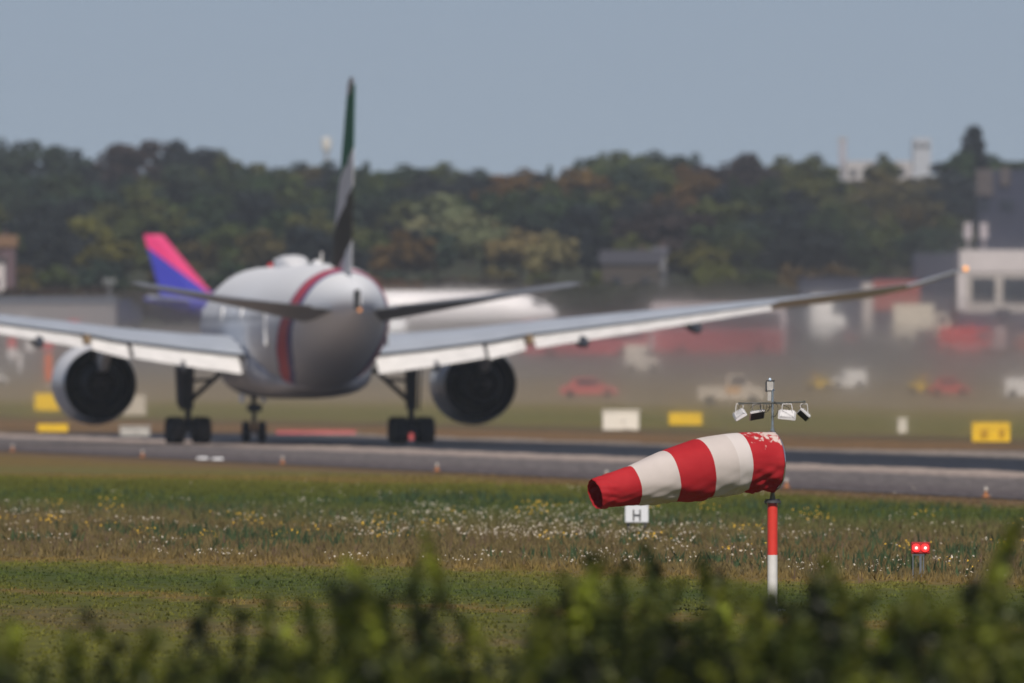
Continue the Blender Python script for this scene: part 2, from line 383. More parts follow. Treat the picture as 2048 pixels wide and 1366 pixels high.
# ---------------------------------------------------------------- airliner on the runway
def airliner_skin():
    m = bpy.data.materials.new('fuselage_paint'); m.use_nodes = True; t = m.node_tree; N = t.nodes; L = t.links
    p = N['Principled BSDF']; p.inputs['Roughness'].default_value = .55; p.inputs['Specular IOR Level'].default_value = .3
    tc = N.new('ShaderNodeTexCoord'); sp = N.new('ShaderNodeSeparateXYZ'); L.new(tc.outputs['Object'], sp.inputs[0])
    def M(op, a, b=None, c=None):
        n = N.new('ShaderNodeMath'); n.operation = op
        for i, v in enumerate((a, b, c)):
            if v is None: continue
            if isinstance(v, (int, float)): n.inputs[i].default_value = v
            else: L.new(v, n.inputs[i])
        return n.outputs[0]
    # band round the rear fuselage, sweeping back as it climbs
    zn = N.new('ShaderNodeMapRange'); zn.inputs['From Min'].default_value = 2.5; zn.inputs['From Max'].default_value = 8.8; L.new(sp.outputs[2], zn.inputs['Value'])
    fc = N.new('ShaderNodeFloatCurve'); cv = fc.mapping.curves[0]
    pts = [(z_, y_) for z_, y_ in ((2.5, -8), (2.8, -9.5), (3.65, -14), (4.6, -17), (5.6, -19.3), (7.0, -22.4), (8.35, -23.6), (8.8, -23.8))]
    cv.points[0].location = ((pts[0][0] - 2.5) / 6.3, -pts[0][1] / 30); cv.points[1].location = ((pts[-1][0] - 2.5) / 6.3, -pts[-1][1] / 30)
    for z_, y_ in pts[1:-1]: cv.points.new((z_ - 2.5) / 6.3, -y_ / 30)
    fc.mapping.update(); L.new(zn.outputs[0], fc.inputs['Value'])
    d = M('ADD', sp.outputs[1], M('MULTIPLY', fc.outputs[0], 30))
    def rng_(lo, hi): return M('MULTIPLY', M('GREATER_THAN', d, lo), M('LESS_THAN', d, hi))
    red = rng_(-.9, 1.0); blue = M('MAXIMUM', rng_(-1.7, -.9), rng_(1.0, 1.25))
    win = M('MULTIPLY', M('MULTIPLY', M('GREATER_THAN', sp.outputs[2], 5.98), M('LESS_THAN', sp.outputs[2], 6.32)), M('MULTIPLY', M('GREATER_THAN', sp.outputs[1], -14), M('LESS_THAN', M('PINGPONG', sp.outputs[1], .28), .12)))
    low = M('LESS_THAN', sp.outputs[2], 5.2)
    n = N.new('ShaderNodeTexNoise'); n.inputs['Scale'].default_value = .5; n.inputs['Detail'].default_value = 4; L.new(tc.outputs['Object'], n.inputs['Vector'])
    r = N.new('ShaderNodeValToRGB'); r.color_ramp.elements[0].color = (.78, .80, .84, 1); r.color_ramp.elements[1].color = (.86, .87, .89, 1); L.new(n.outputs['Fac'], r.inputs[0])
    # shade of the underside painted into the colour, darker towards the belly
    def mix(f, a, b):
        x = N.new('ShaderNodeMix'); x.data_type = 'RGBA'
        if isinstance(f, (int, float)): x.inputs[0].default_value = f
        else: L.new(f, x.inputs[0])
        if isinstance(a, tuple): x.inputs[6].default_value = (*a, 1)
        else: L.new(a, x.inputs[6])
        if isinstance(b, tuple): x.inputs[7].default_value = (*b, 1)
        else: L.new(b, x.inputs[7])
        return x.outputs[2]
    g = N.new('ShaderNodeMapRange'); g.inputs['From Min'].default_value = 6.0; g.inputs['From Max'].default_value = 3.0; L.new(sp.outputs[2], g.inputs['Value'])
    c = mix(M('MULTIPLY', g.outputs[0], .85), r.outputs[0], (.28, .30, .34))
    c = mix(M('MULTIPLY', win, M('LESS_THAN', sp.outputs[1], 23.5)), c, (.12, .13, .15)); c = mix(blue, c, (.07, .09, .25)); c = mix(red, c, (.50, .06, .09))
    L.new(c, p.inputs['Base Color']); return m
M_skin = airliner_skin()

def fin_paint():
    m = bpy.data.materials.new('fin_paint'); m.use_nodes = True; t = m.node_tree; N = t.nodes; L = t.links
    p = N['Principled BSDF']; p.inputs['Roughness'].default_value = .75; p.inputs['Specular IOR Level'].default_value = .15
    tc = N.new('ShaderNodeTexCoord'); sp = N.new('ShaderNodeSeparateXYZ'); L.new(tc.outputs['Object'], sp.inputs[0])
    # v runs up the fin, slanting with the waved flag bands
    v = N.new('ShaderNodeMath'); v.operation = 'MULTIPLY_ADD'; v.inputs[1].default_value = 0.295; L.new(sp.outputs[1], v.inputs[0]); L.new(sp.outputs[2], v.inputs[2])
    n = N.new('ShaderNodeTexNoise'); n.inputs['Scale'].default_value = .35; L.new(tc.outputs['Object'], n.inputs['Vector'])
    w = N.new('ShaderNodeMath'); w.operation = 'MULTIPLY_ADD'; w.inputs[1].default_value = .5; L.new(n.outputs['Fac'], w.inputs[0]); L.new(v.outputs[0], w.inputs[2])
    f = N.new('ShaderNodeMapRange'); f.inputs['From Min'].default_value = -6; f.inputs['From Max'].default_value = 10; L.new(w.outputs[0], f.inputs['Value'])
    r = N.new('ShaderNodeValToRGB'); cr = r.color_ramp; cr.interpolation = 'CONSTANT'
    def s_(x): return (x + .25 + 6) / 16
    cr.elements[0].position = 0; cr.elements[0].color = (.6, .6, .62, 1)
    cr.elements[1].position = s_(1.6); cr.elements[1].color = (.045, .04, .03, 1)
    for x, c in ((4.0, (.6, .6, .62)), (5.66, (.02, .13, .07)), (8.6, (.35, .33, .33))):
        e = cr.elements.new(s_(x)); e.color = (*c, 1)
    L.new(f.outputs[0], r.inputs[0]); L.new(r.outputs[0], p.inputs['Base Color']); return m
M_fin = fin_paint()

def airfoil(n=9):
    """unit airfoil: list of (s from 0 trailing to 1 leading, thickness offset -.4...+.6)"""
    up = [(s, .6 * 2.6 * (math.sqrt(max(1 - s, 0)) * .62 * (1 - (1 - s)) + .0)) for s in ()]
    pts = []
    for i in range(n):                     # top, trailing to leading
        s = i / (n - 1); x = 1 - s
        pts.append((s, .6 * min(1, 5 * .57735 * (0.2969 * math.sqrt(x) - .126 * x - .3516 * x * x + .2843 * x ** 3 - .1015 * x ** 4) / .2887)))
    for i in range(n - 2, 0, -1):          # bottom, leading to trailing
        s = i / (n - 1); x = 1 - s
        pts.append((s, -.4 * min(1, 5 * .57735 * (0.2969 * math.sqrt(x) - .126 * x - .3516 * x * x + .2843 * x ** 3 - .1015 * x ** 4) / .2887)))
    return pts
FOIL = airfoil()
def wing_ring(b, yl, yt, zl, zt, t, sgn, s0=0.0, s1=1.0):
    r = []
    for s, o in FOIL:
        r.append(Vector((sgn * b, yt + (yl - yt) * s, zt + (zl - zt) * s + o * t)))
    return r if sgn > 0 else r

def build_airliner():
    A = R(5.7)
    root = thing('airliner', 'large white airliner seen from behind on the runway, red and blue band round its tail', 'airliner', (-10.4, 980, 0.03), A)
    # fuselage
    st = [(31.75, .08, 5.15, 5.0), (31.3, .7, 5.7, 4.5), (30.2, 1.35, 6.35, 3.9), (28.3, 2.05, 7.35, 3.3), (26, 2.6, 8.15, 2.9), (23.5, 2.92, 8.55, 2.65), (20.5, 3.08, 8.72, 2.56), (17, 3.1, 8.75, 2.55),
          (8, 3.1, 8.75, 2.55), (0, 3.1, 8.75, 2.55), (-9, 3.1, 8.75, 2.55), (-12.5, 3.08, 8.75, 2.72), (-16, 2.93, 8.74, 3.2), (-19, 2.66, 8.68, 3.8), (-22, 2.28, 8.55, 4.45), (-25, 1.8, 8.32, 5.08), (-28, 1.2, 7.95, 5.7), (-30.3, .62, 7.6, 6.2), (-31.6, .2, 7.4, 6.45), (-31.9, .1, 7.3, 6.6)]
    n = 40; rings = []
    for y, w, zt, zb in st:
        c = (zt + zb) / 2; h = (zt - zb) / 2
        rings.append([Vector((w * math.cos(2 * math.pi * k / n), y, c + h * math.sin(2 * math.pi * k / n))) for k in range(n)])
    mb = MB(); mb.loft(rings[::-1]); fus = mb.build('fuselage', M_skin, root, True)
    # belly and wing fairing
    mb = MB(); rr = []
    for y, w, zt, zb in [(13, 1.2, 3.6, 2.5), (10, 2.9, 4.6, 2.3), (6, 3.4, 5.2, 2.2), (0, 3.45, 5.3, 2.2), (-4, 3.2, 5.0, 2.25), (-7, 2.75, 4.3, 2.35), (-10, 1.9, 3.5, 2.52), (-12, .8, 3.0, 2.7)]:
        c = (zt + zb) / 2; h = (zt - zb) / 2
        rr.append([Vector((w * math.copysign(abs(math.cos(a)) ** .7, math.cos(a)), y, c + h * math.copysign(abs(math.sin(a)) ** .8, math.sin(a)))) for a in [2 * math.pi * (k + .5) / 28 for k in range(28)]])
    mb.loft(rr[::-1]); mb.build('belly_fairing', mat('fairing_paint', (.50, .50, .52), .4, var=.3, scale=.6), root, True)
    # doors on both sides (the cabin windows are part of the skin)
    for sgn in (-1, 1):
        for y in (24.2, 9.5, -1.6, -14.2):
            mb = MB(); w = float(np.interp(-y, [-26, -20, 12.5, 16], [2.6, 3.08, 3.08, 2.93]))
            mb.box((sgn * (w - .06), y, 5.75), (.13, 1.05, 1.9), bev=.02); mb.build('cabin_door', M_white, root)
    # radome on the spine, aerials, beacon, tail outlet
    mb = MB(); mb.loft([[Vector((w * math.cos(2 * math.pi * k / 16), y, 8.62 + h * max(0, math.sin(2 * math.pi * k / 16)) ** .5)) for k in range(16)] for y, w, h in [(8.4, .2, .1), (7.6, .62, .5), (5.8, .75, .66), (3.2, .75, .66), (1.6, .6, .45), (.6, .2, .1)]][::-1]); mb.build('satellite_radome', M_white, root, True)
    for y, h in ((-11.8, .62), (14, .45)):
        mb = MB(); mb.prism([(-.03, y - .15, 8.7), (-.03, y + .2, 8.7), (-.03, y - .02, 8.7 + h), (-.03, y - .15, 8.7 + h)], (.06, 0, 0)); mb.build('blade_aerial', M_flap, root)
    mb = MB(); mb.ell((0, -9.5, 8.78), (.28, .8, .2)); mb.build('dome_aerial', M_white, root, True)
    mb = MB(); mb.ell((0, 16.5, 8.8), (.14, .14, .16)); mb.build('beacon', M_red, root, True)
    mb = MB(); mb.box((-.10, -31.75, 6.98), (.26, .7, .95), bev=.08); mb.build('tail_outlet', M_black, root)
    mb = MB(); mb.ell((0, -31.98, 6.45), (.09, .09, .11)); mb.build('tail_light', mat('dull_amber', (.9, .38, .14), .3, emit=.25), root, True)
    # fin with rudder
    def fin_ring(z, yl, yt, t):
        return [Vector((o * t * (1.0 if o > 0 else 1.5), yt + (yl - yt) * s, z)) for s, o in FOIL]
    mb = MB(); mb.loft([fin_ring(7.6, -17.2, -25.4, .58), fin_ring(8.6, -18.6, -25.7, .52), fin_ring(9.4, -19.5, -25.9, .46), fin_ring(13, -23.2, -26.8, .34), fin_ring(17.2, -26.9, -28.3, .24), fin_ring(17.55, -27.5, -28.4, .16)])
    fin = mb.build('fin', M_fin, root, 50)
    mb = MB()
    def rud(z, yl, yt, t): return [Vector((.5 * t, yl, z)), Vector((-.5 * t, yl, z)), Vector((-.02, yt, z)), Vector((.02, yt, z))]
    mb.loft([rud(8.25, -25.62, -27.7, .32), rud(9.4, -25.92, -27.9, .30), rud(13, -26.82, -28.7, .23), rud(17.2, -28.32, -29.6, .14)])
    mb.build('rudder', M_fin, fin)
    # tailplanes
    for sgn in (-1, 1):
        mb = MB(); mb.loft([wing_ring(b, yl, yt, zl, zt, t, sgn) for b, yl, yt, zl, zt, t in [(.7, -21.6, -28.6, 5.95, 6.45, .72), (1.9, -22.3, -28.8, 6.08, 6.56, .66), (6.2, -25.4, -29.9, 6.92, 7.02, .38), (10.3, -28.4, -31, 7.72, 7.62, .20), (10.75, -29.2, -31.2, 7.66, 7.74, .1)]])
        tp = mb.build('tailplane', M_stab, root, 50)
        mb = MB(); mb.loft([wing_ring(b, yl, yt, zl, zt, t, sgn) for b, yl, yt, zl, zt, t in [(2.1, -28.5, -30.1, 6.56, 6.66, .16), (6.2, -29.7, -30.9, 7.0, 7.02, .11), (10.2, -30.9, -31.5, 7.6, 7.58, .06)]])
        mb.build('elevator', M_stab, tp, 50)
    # wings
    W = [(2.6, 9.8, -4.2, 4.42, 4.32, 1.5), (5.5, 7.6, -4.25, 4.75, 4.62, 1.2), (9, 5.0, -4.3, 5.2, 5.05, .95), (10.9, 3.7, -4.35, 5.5, 5.38, .82), (16, .1, -6.7, 6.08, 6.02, .68), (22.4, -4.7, -9.0, 6.72, 6.86, .52), (27, -8.1, -10.6, 7.2, 7.48, .42), (28.8, -9.7, -11.4, 7.6, 7.72, .26), (31.3, -12.4, -13.2, 8.5, 8.55, .10)]
    bs = [w[0] for w in W]
    def at_b(b, i): return float(np.interp(b, bs, [w[i] for w in W]))
    for sgn in (-1, 1):
        mb = MB(); mb.loft([wing_ring(b, yl, yt, zl, zt, t, sgn) for b, yl, yt, zl, zt, t in W])
        wg = mb.build('wing', M_wing, root, 50)
        def flap(name, b0, b1, ext, d0, d1, th, m, front=.9, k=4, lift=.02):
            mb = MB(); rr = []
            for i in range(k + 1):
                b = b0 + (b1 - b0) * i / k; f = i / k; d = d0 + (d1 - d0) * f
                e = ext[0] + (ext[1] - ext[0]) * f
                yt, zt = at_b(b, 2), at_b(b, 4)
                rr.append(wing_ring(b, yt + front, yt - e, zt - lift - th * .3, zt - d, th, sgn))
            mb.loft(rr); return mb.build(name, m, wg, 50)
        flap('inboard_flap', 3.35, 8.6, (1.8, 1.6), .98, .80, .22, M_flap)
        flap('flaperon', 8.8, 10.6, (1.2, 1.1), .88, .72, .2, M_flap)
        flap('outboard_flap', 11.05, 22.2, (1.5, .8), .72, .30, .18, M_flap, k=8)
        flap('aileron', 22.5, 28.6, (.5, .35), -.08, -.1, .20, M_wing, k=5, lift=.0)
        for b in (6.2, 13.3, 18.6):          # flap track fairings
            mb = MB(); yt, zt = at_b(b, 2), at_b(b, 4); dz = .55 if b > 10 else .75
            mb.tube([(sgn * b, yt + 4.2, zt - .25), (sgn * b, yt + 2.5, zt - .42), (sgn * b, yt + .3, zt - .6), (sgn * (b + .02), yt - 1.2, zt - dz - .18), (sgn * (b + .03), yt - 2.0, zt - dz - .3)], [.05, .28, .34, .27, .09], 12)
            mb.build('flap_track_fairing', M_gear, wg, True)
        mb = MB(); mb.box((sgn * 10.83, at_b(10.83, 2) - .1, at_b(10.83, 4) - .28), (.3, 1.6, .5), bev=.06); mb.build('flap_bracket', mat('brown_bracket', (.22, .15, .08), .7), wg)
        mb = MB(); mb.ell((sgn * 31.25, -13.2, 8.52), (.14, .14, .13)); mb.build('wingtip_light', M_orange_lamp, wg, True)
        # engine
        c = Vector((sgn * 9.4, 0, 2.93))
        en = MB()
        en.lathe([(11.6, 1.62), (11.9, 1.72), (11.75, 1.86), (10.6, 2.0), (8.5, 2.03), (6.5, 1.92), (5.0, 1.78), (5.02, 1.70), (6.5, 1.72), (8.0, 1.62)], c, (0, 1, 0), 40, mis=[0, 0, 0, 0, 0, 0, 1, 1, 1])
        eng = en.build('engine_nacelle', [M_white, M_duct], root, 35)
        mb = MB(); mb.lathe([(8.0, 1.7), (8.05, .9)], c, (0, 1, 0), 40); mb.build('fan_outlet', M_black, eng)
        mb = MB(); mb.lathe([(10.6, 1.64), (10.6, .02)], c, (0, 1, 0), 40)
        mb.build('fan', M_dark, eng)
        mb = MB(); mb.lathe([(8.1, 1.12), (6.2, 1.18), (4.6, .98), (3.6, .80), (3.62, .74), (4.6, .72)], c, (0, 1, 0), 36); mb.build('core_cowl', M_duct, eng, 35)
        mb = MB(); mb.lathe([(4.7, .74), (4.5, .5), (3.7, .38), (2.7, .04)], c, (0, 1, 0), 28, caps=True); mb.build('exhaust_plug', mat('hot_metal', (.12, .09, .075), .5, metal=.7), eng, 35)
        mb = MB(); mb.prism([(c.x - .18, 9.5, 4.6), (c.x - .18, 4.0, 5.35), (c.x - .18, -1.2, 4.95), (c.x - .18, 2.6, 3.6), (c.x - .18, 5.0, 3.5), (c.x - .18, 7.5, 3.7)], (.36, 0, 0)); mb.build('pylon', M_flap, eng)
    # landing gear
    for sgn in (-1, 1):
        x = sgn * 5.49
        mb = MB(); mb.tube([(x, 0, .62), (x, 0, 1.9)], .16, 14); mb.tube([(x, 0, 1.7), (x, .05, 4.4)], [.27, .33], 14)
        mb.tube([(x, 1.6, .68), (x, -1.6, .66)], .15, 10)
        for y in (-1.45, 0, 1.45): mb.tube([(x - .72, y, .67), (x + .72, y, .67)], .09, 8)
        mb.tube([(x, -.25, 1.25), (x, -.62, 1.75), (x, -.28, 2.3)], .06, 8)
        gr = mb.build('main_landing_gear', M_gear, root, 40)
        for y in (-1.45, 0, 1.45):
            for s2 in (-1, 1):
                mb = MB(); xx = x + s2 * .64
                mb.lathe([(-.36, .3), (-.36, .5), (-.3, .62), (-.14, .67), (.14, .67), (.3, .62), (.36, .5), (.36, .3)], (xx, y, .67), (1, 0, 0), 26, caps=True)
                wh = mb.build('wheel', M_black, gr, 40)
                mb = MB(); mb.lathe([(-.26, .29), (-.22, .2), (.22, .2), (.26, .29)], (xx, y, .67), (1, 0, 0), 16, caps=True)
        mb = MB(); mb.tube([(x - sgn * .1, .1, 2.1), (x - sgn * 1.75, .2, 3.6)], .13, 10); mb.tube([(x - sgn * .2, .1, 3.1), (x - sgn * 1.1, .15, 3.15)], .08, 8)
        mb.tube([(x - sgn * 1.75, .2, 3.6), (x - sgn * 3.2, .2, 3.4)], .14, 8); mb.build('side_brace', M_gear, gr, 40)
        mb = MB(); mb.prism([(x + sgn * .34, -1.0, 3.9), (x + sgn * .50, .9, 3.9), (x + sgn * .42, .8, 2.0), (x + sgn * .3, -.5, 1.6), (x + sgn * .3, -1.0, 2.4)], (sgn * .08, 0, 0)); mb.build('gear_door', M_gear, gr)
    mb = MB(); mb.tube([(0, 25.9, .55), (0, 25.9, 2.9)], [.1, .15], 12); mb.tube([(-.4, 25.9, .53), (.4, 25.9, .53)], .07, 8); mb.tube([(0, 25.7, 1.5), (0, 28.5, 3.0)], .07, 8)
    mb.box((0, 25.6, 1.72), (.75, .3, .4), bev=.08)
    ng = mb.build('nose_landing_gear', M_gear, root, 40)
    for s2 in (-1, 1):
        mb = MB(); mb.lathe([(-.2, .25), (-.2, .42), (-.14, .5), (0, .53), (.14, .5), (.2, .42), (.2, .25)], (s2 * .4, 25.9, .53), (1, 0, 0), 26, caps=True); mb.build('wheel', M_black, ng, 40)
        mb = MB(); mb.box((s2 * .55, 26.6, 2.35), (.05, 2.2, .75)); mb.build('gear_door', M_white, ng)
    return root
build_airliner()

# ---------------------------------------------------------------- parked airliner beyond, side on
def build_parked():
    Y = 2170.0; g = gat(700, Y)
    root = thing('parked_airliner', 'white narrow body airliner parked side on with a pink and blue tail fin', 'airliner', (-17.0, Y, g.z), 0)
    z0 = 0; L_ = 22.2
    st = [(-22.9, .2, 4.9, 4.6), (-20, .9, 5.3, 3.9), (-17, 1.4, 5.5, 3.1), (-13, 1.85, 5.62, 2.2), (-10, 1.98, 5.65, 1.75), (0, 1.98, 5.65, 1.7), (14, 1.98, 5.65, 1.7), (17, 1.9, 5.5, 1.75), (19, 1.65, 5.05, 1.9), (20.6, 1.15, 4.3, 2.2), (21.6, .6, 3.7, 2.6), (21.95, .1, 3.2, 3.0)]
    n = 28
    mb = MB(); mb.loft([[Vector((x, w * math.cos(2 * math.pi * k / n), (a + b) / 2 + (a - b) / 2 * math.sin(2 * math.pi * k / n))) for k in range(n)] for x, w, a, b in st], mis=[1, 1, 1, 0, 0, 0, 0, 0, 0, 0, 0])
    mw = mat('parked_fuselage_white', (.92, .88, .88), .4, var=.04); mp = mat('parked_tail_blue', (.045, .05, .36), .45, var=.05)
    mb.build('fuselage', [mw, mp], root, True)
    mb = MB(); mb.prism([(19.2, -1.5, 4.35), (20.5, -.95, 3.9), (20.3, -.9, 4.3), (19.2, -1.2, 4.75)], (0, -.12, 0)); mb.build('windscreen', M_glass, root)
    # fin: pink leading half, blue trailing half
    def f(z, xl, xt, t): return [Vector((xl, 0, z)), Vector((xl - (xl - xt) * .4, -t, z)), Vector((xt, 0, z)), Vector((xl - (xl - xt) * .4, t, z))]
    def fin_mat():
        m = bpy.data.materials.new('pink_blue_fin'); m.use_nodes = True; t = m.node_tree; N = t.nodes; L = t.links; p = N['Principled BSDF']; p.inputs['Roughness'].default_value = .45
        tc = N.new('ShaderNodeTexCoord'); sp = N.new('ShaderNodeSeparateXYZ'); L.new(tc.outputs['Object'], sp.inputs[0])
        a = N.new('ShaderNodeMath'); a.operation = 'MULTIPLY_ADD'; a.inputs[1].default_value = .74; L.new(sp.outputs[0], a.inputs[0]); L.new(sp.outputs[2], a.inputs[2])
        g_ = N.new('ShaderNodeMath'); g_.operation = 'GREATER_THAN'; L.new(a.outputs[0], g_.inputs[0]); g_.inputs[1].default_value = -6.3
        x = N.new('ShaderNodeMix'); x.data_type = 'RGBA'; L.new(g_.outputs[0], x.inputs[0]); x.inputs[6].default_value = (.03, .035, .42, 1); x.inputs[7].default_value = (.80, .035, .20, 1)
        L.new(x.outputs[2], p.inputs['Base Color']); return m
    mb = MB(); mb.loft([f(4.6, -14.5, -21.0, .25), f(5.9, -16.0, -21.3, .22), f(11.5, -20.7, -22.9, .1), f(11.75, -21.0, -22.9, .05)]); mb.build('fin', fin_mat(), root)
    for s in (-1, 1):
        mb = MB(); mb.prism([(3.5, s * 1.8, 2.3), (-3.2, s * 1.8, 2.3), (-6.5, s * 17, 3.7), (-4.9, s * 17, 3.75)], (0, 0, .35)); mb.build('wing', M_wing, root)
        mb = MB(); mb.prism([(-17.5, s * .8, 4.5), (-20.8, s * .8, 4.5), (-22.5, s * 6, 4.9), (-21.3, s * 6, 4.9)], (0, 0, .2)); mb.build('tailplane', M_wing, root)
        mb = MB(); mb.lathe([(-1.9, .75), (-1, 1.05), (1, 1.1), (2.3, .95), (2.2, .8)], (3.2, s * 5.7, 1.55), (1, 0, 0), 20, caps=True); mb.build('engine', M_white, root, 40)
        mb = MB(); mb.tube([(-1.6, s * 3.8, .5), (-1.6, s * 3.8, 2.2)], .13, 8); mb.lathe([(-.4, .56), (.4, .56)], (-1.6, s * 3.8, .56), (0, 1, 0), 16, caps=True); mb.build('main_gear', M_black, root, 40)
    mb = MB(); mb.tube([(15.5, 0, .4), (15.5, 0, 2)], .1, 8); mb.lathe([(-.3, .38), (.3, .38)], (15.5, 0, .38), (0, 1, 0), 16, caps=True); mb.build('nose_gear', M_black, root, 40)
build_parked()

# ---------------------------------------------------------------- windsock
def sock_material(name, red):
    m = bpy.data.materials.new(name); m.use_nodes = True; t = m.node_tree; N = t.nodes; L = t.links; p = N['Principled BSDF']
    p.inputs['Roughness'].default_value = .75; p.inputs['Specular IOR Level'].default_value = .2
    tc = N.new('ShaderNodeTexCoord')
    n = N.new('ShaderNodeTexNoise'); n.inputs['Scale'].default_value = 2.2; n.inputs['Detail'].default_value = 6; L.new(tc.outputs['Object'], n.inputs['Vector'])
    r = N.new('ShaderNodeValToRGB'); r.color_ramp.elements[0].position = .3; r.color_ramp.elements[1].position = .72
    a, b = (((.42, .014, .022), (.52, .028, .036)) if red else ((.60, .535, .505), (.70, .625, .595)))
    r.color_ramp.elements[0].color = (*a, 1); r.color_ramp.elements[1].color = (*b, 1); L.new(n.outputs['Fac'], r.inputs[0])
    c = r.outputs[0]
    if red == 2:      # worn red mouth band: paint flaked off towards the top
        sp = N.new('ShaderNodeSeparateXYZ'); L.new(tc.outputs['Object'], sp.inputs[0])
        mp = N.new('ShaderNodeMapping'); mp.inputs['Scale'].default_value = (9, 9, 5); L.new(tc.outputs['Object'], mp.inputs[0])
        n2 = N.new('ShaderNodeTexNoise'); n2.inputs['Scale'].default_value = 1.3; n2.inputs['Detail'].default_value = 8; n2.inputs['Roughness'].default_value = .62; L.new(mp.outputs[0], n2.inputs['Vector'])
        z = N.new('ShaderNodeMapRange'); z.inputs['From Min'].default_value = 2.32; z.inputs['From Max'].default_value = 2.66; z.inputs['To Min'].default_value = -.22; z.inputs['To Max'].default_value = .115; L.new(sp.outputs[2], z.inputs['Value'])
        xx = N.new('ShaderNodeMapRange'); xx.inputs['From Min'].default_value = -.45; xx.inputs['From Max'].default_value = .0; xx.inputs['To Min'].default_value = -.12; xx.inputs['To Max'].default_value = .035; L.new(sp.outputs[0], xx.inputs['Value'])
        s1 = N.new('ShaderNodeMath'); L.new(n2.outputs['Fac'], s1.inputs[0]); L.new(z.outputs[0], s1.inputs[1])
        s2 = N.new('ShaderNodeMath'); L.new(s1.outputs[0], s2.inputs[0]); L.new(xx.outputs[0], s2.inputs[1])
        q_ = N.new('ShaderNodeMapRange'); q_.inputs['From Min'].default_value = .545; q_.inputs['From Max'].default_value = .60; L.new(s2.outputs[0], q_.inputs['Value'])
        x = N.new('ShaderNodeMix'); x.data_type = 'RGBA'; L.new(q_.outputs[0], x.inputs[0]); L.new(c, x.inputs[6]); x.inputs[7].default_value = (.72, .58, .54, 1); c = x.outputs[2]
    L.new(c, p.inputs['Base Color'])
    b_ = N.new('ShaderNodeBump'); b_.inputs['Strength'].default_value = .5; b_.inputs['Distance'].default_value = .03; L.new(n.outputs['Fac'], b_.inputs['Height']); L.new(b_.outputs[0], p.inputs['Normal'])
    tr = N.new('ShaderNodeBsdfTranslucent'); L.new(c, tr.inputs[0]); mx = N.new('ShaderNodeMixShader'); mx.inputs[0].default_value = .16
    L.new(p.outputs[0], mx.inputs[1]); L.new(tr.outputs[0], mx.inputs[2]); L.new(mx.outputs[0], N['Material Output'].inputs[0])
    return m

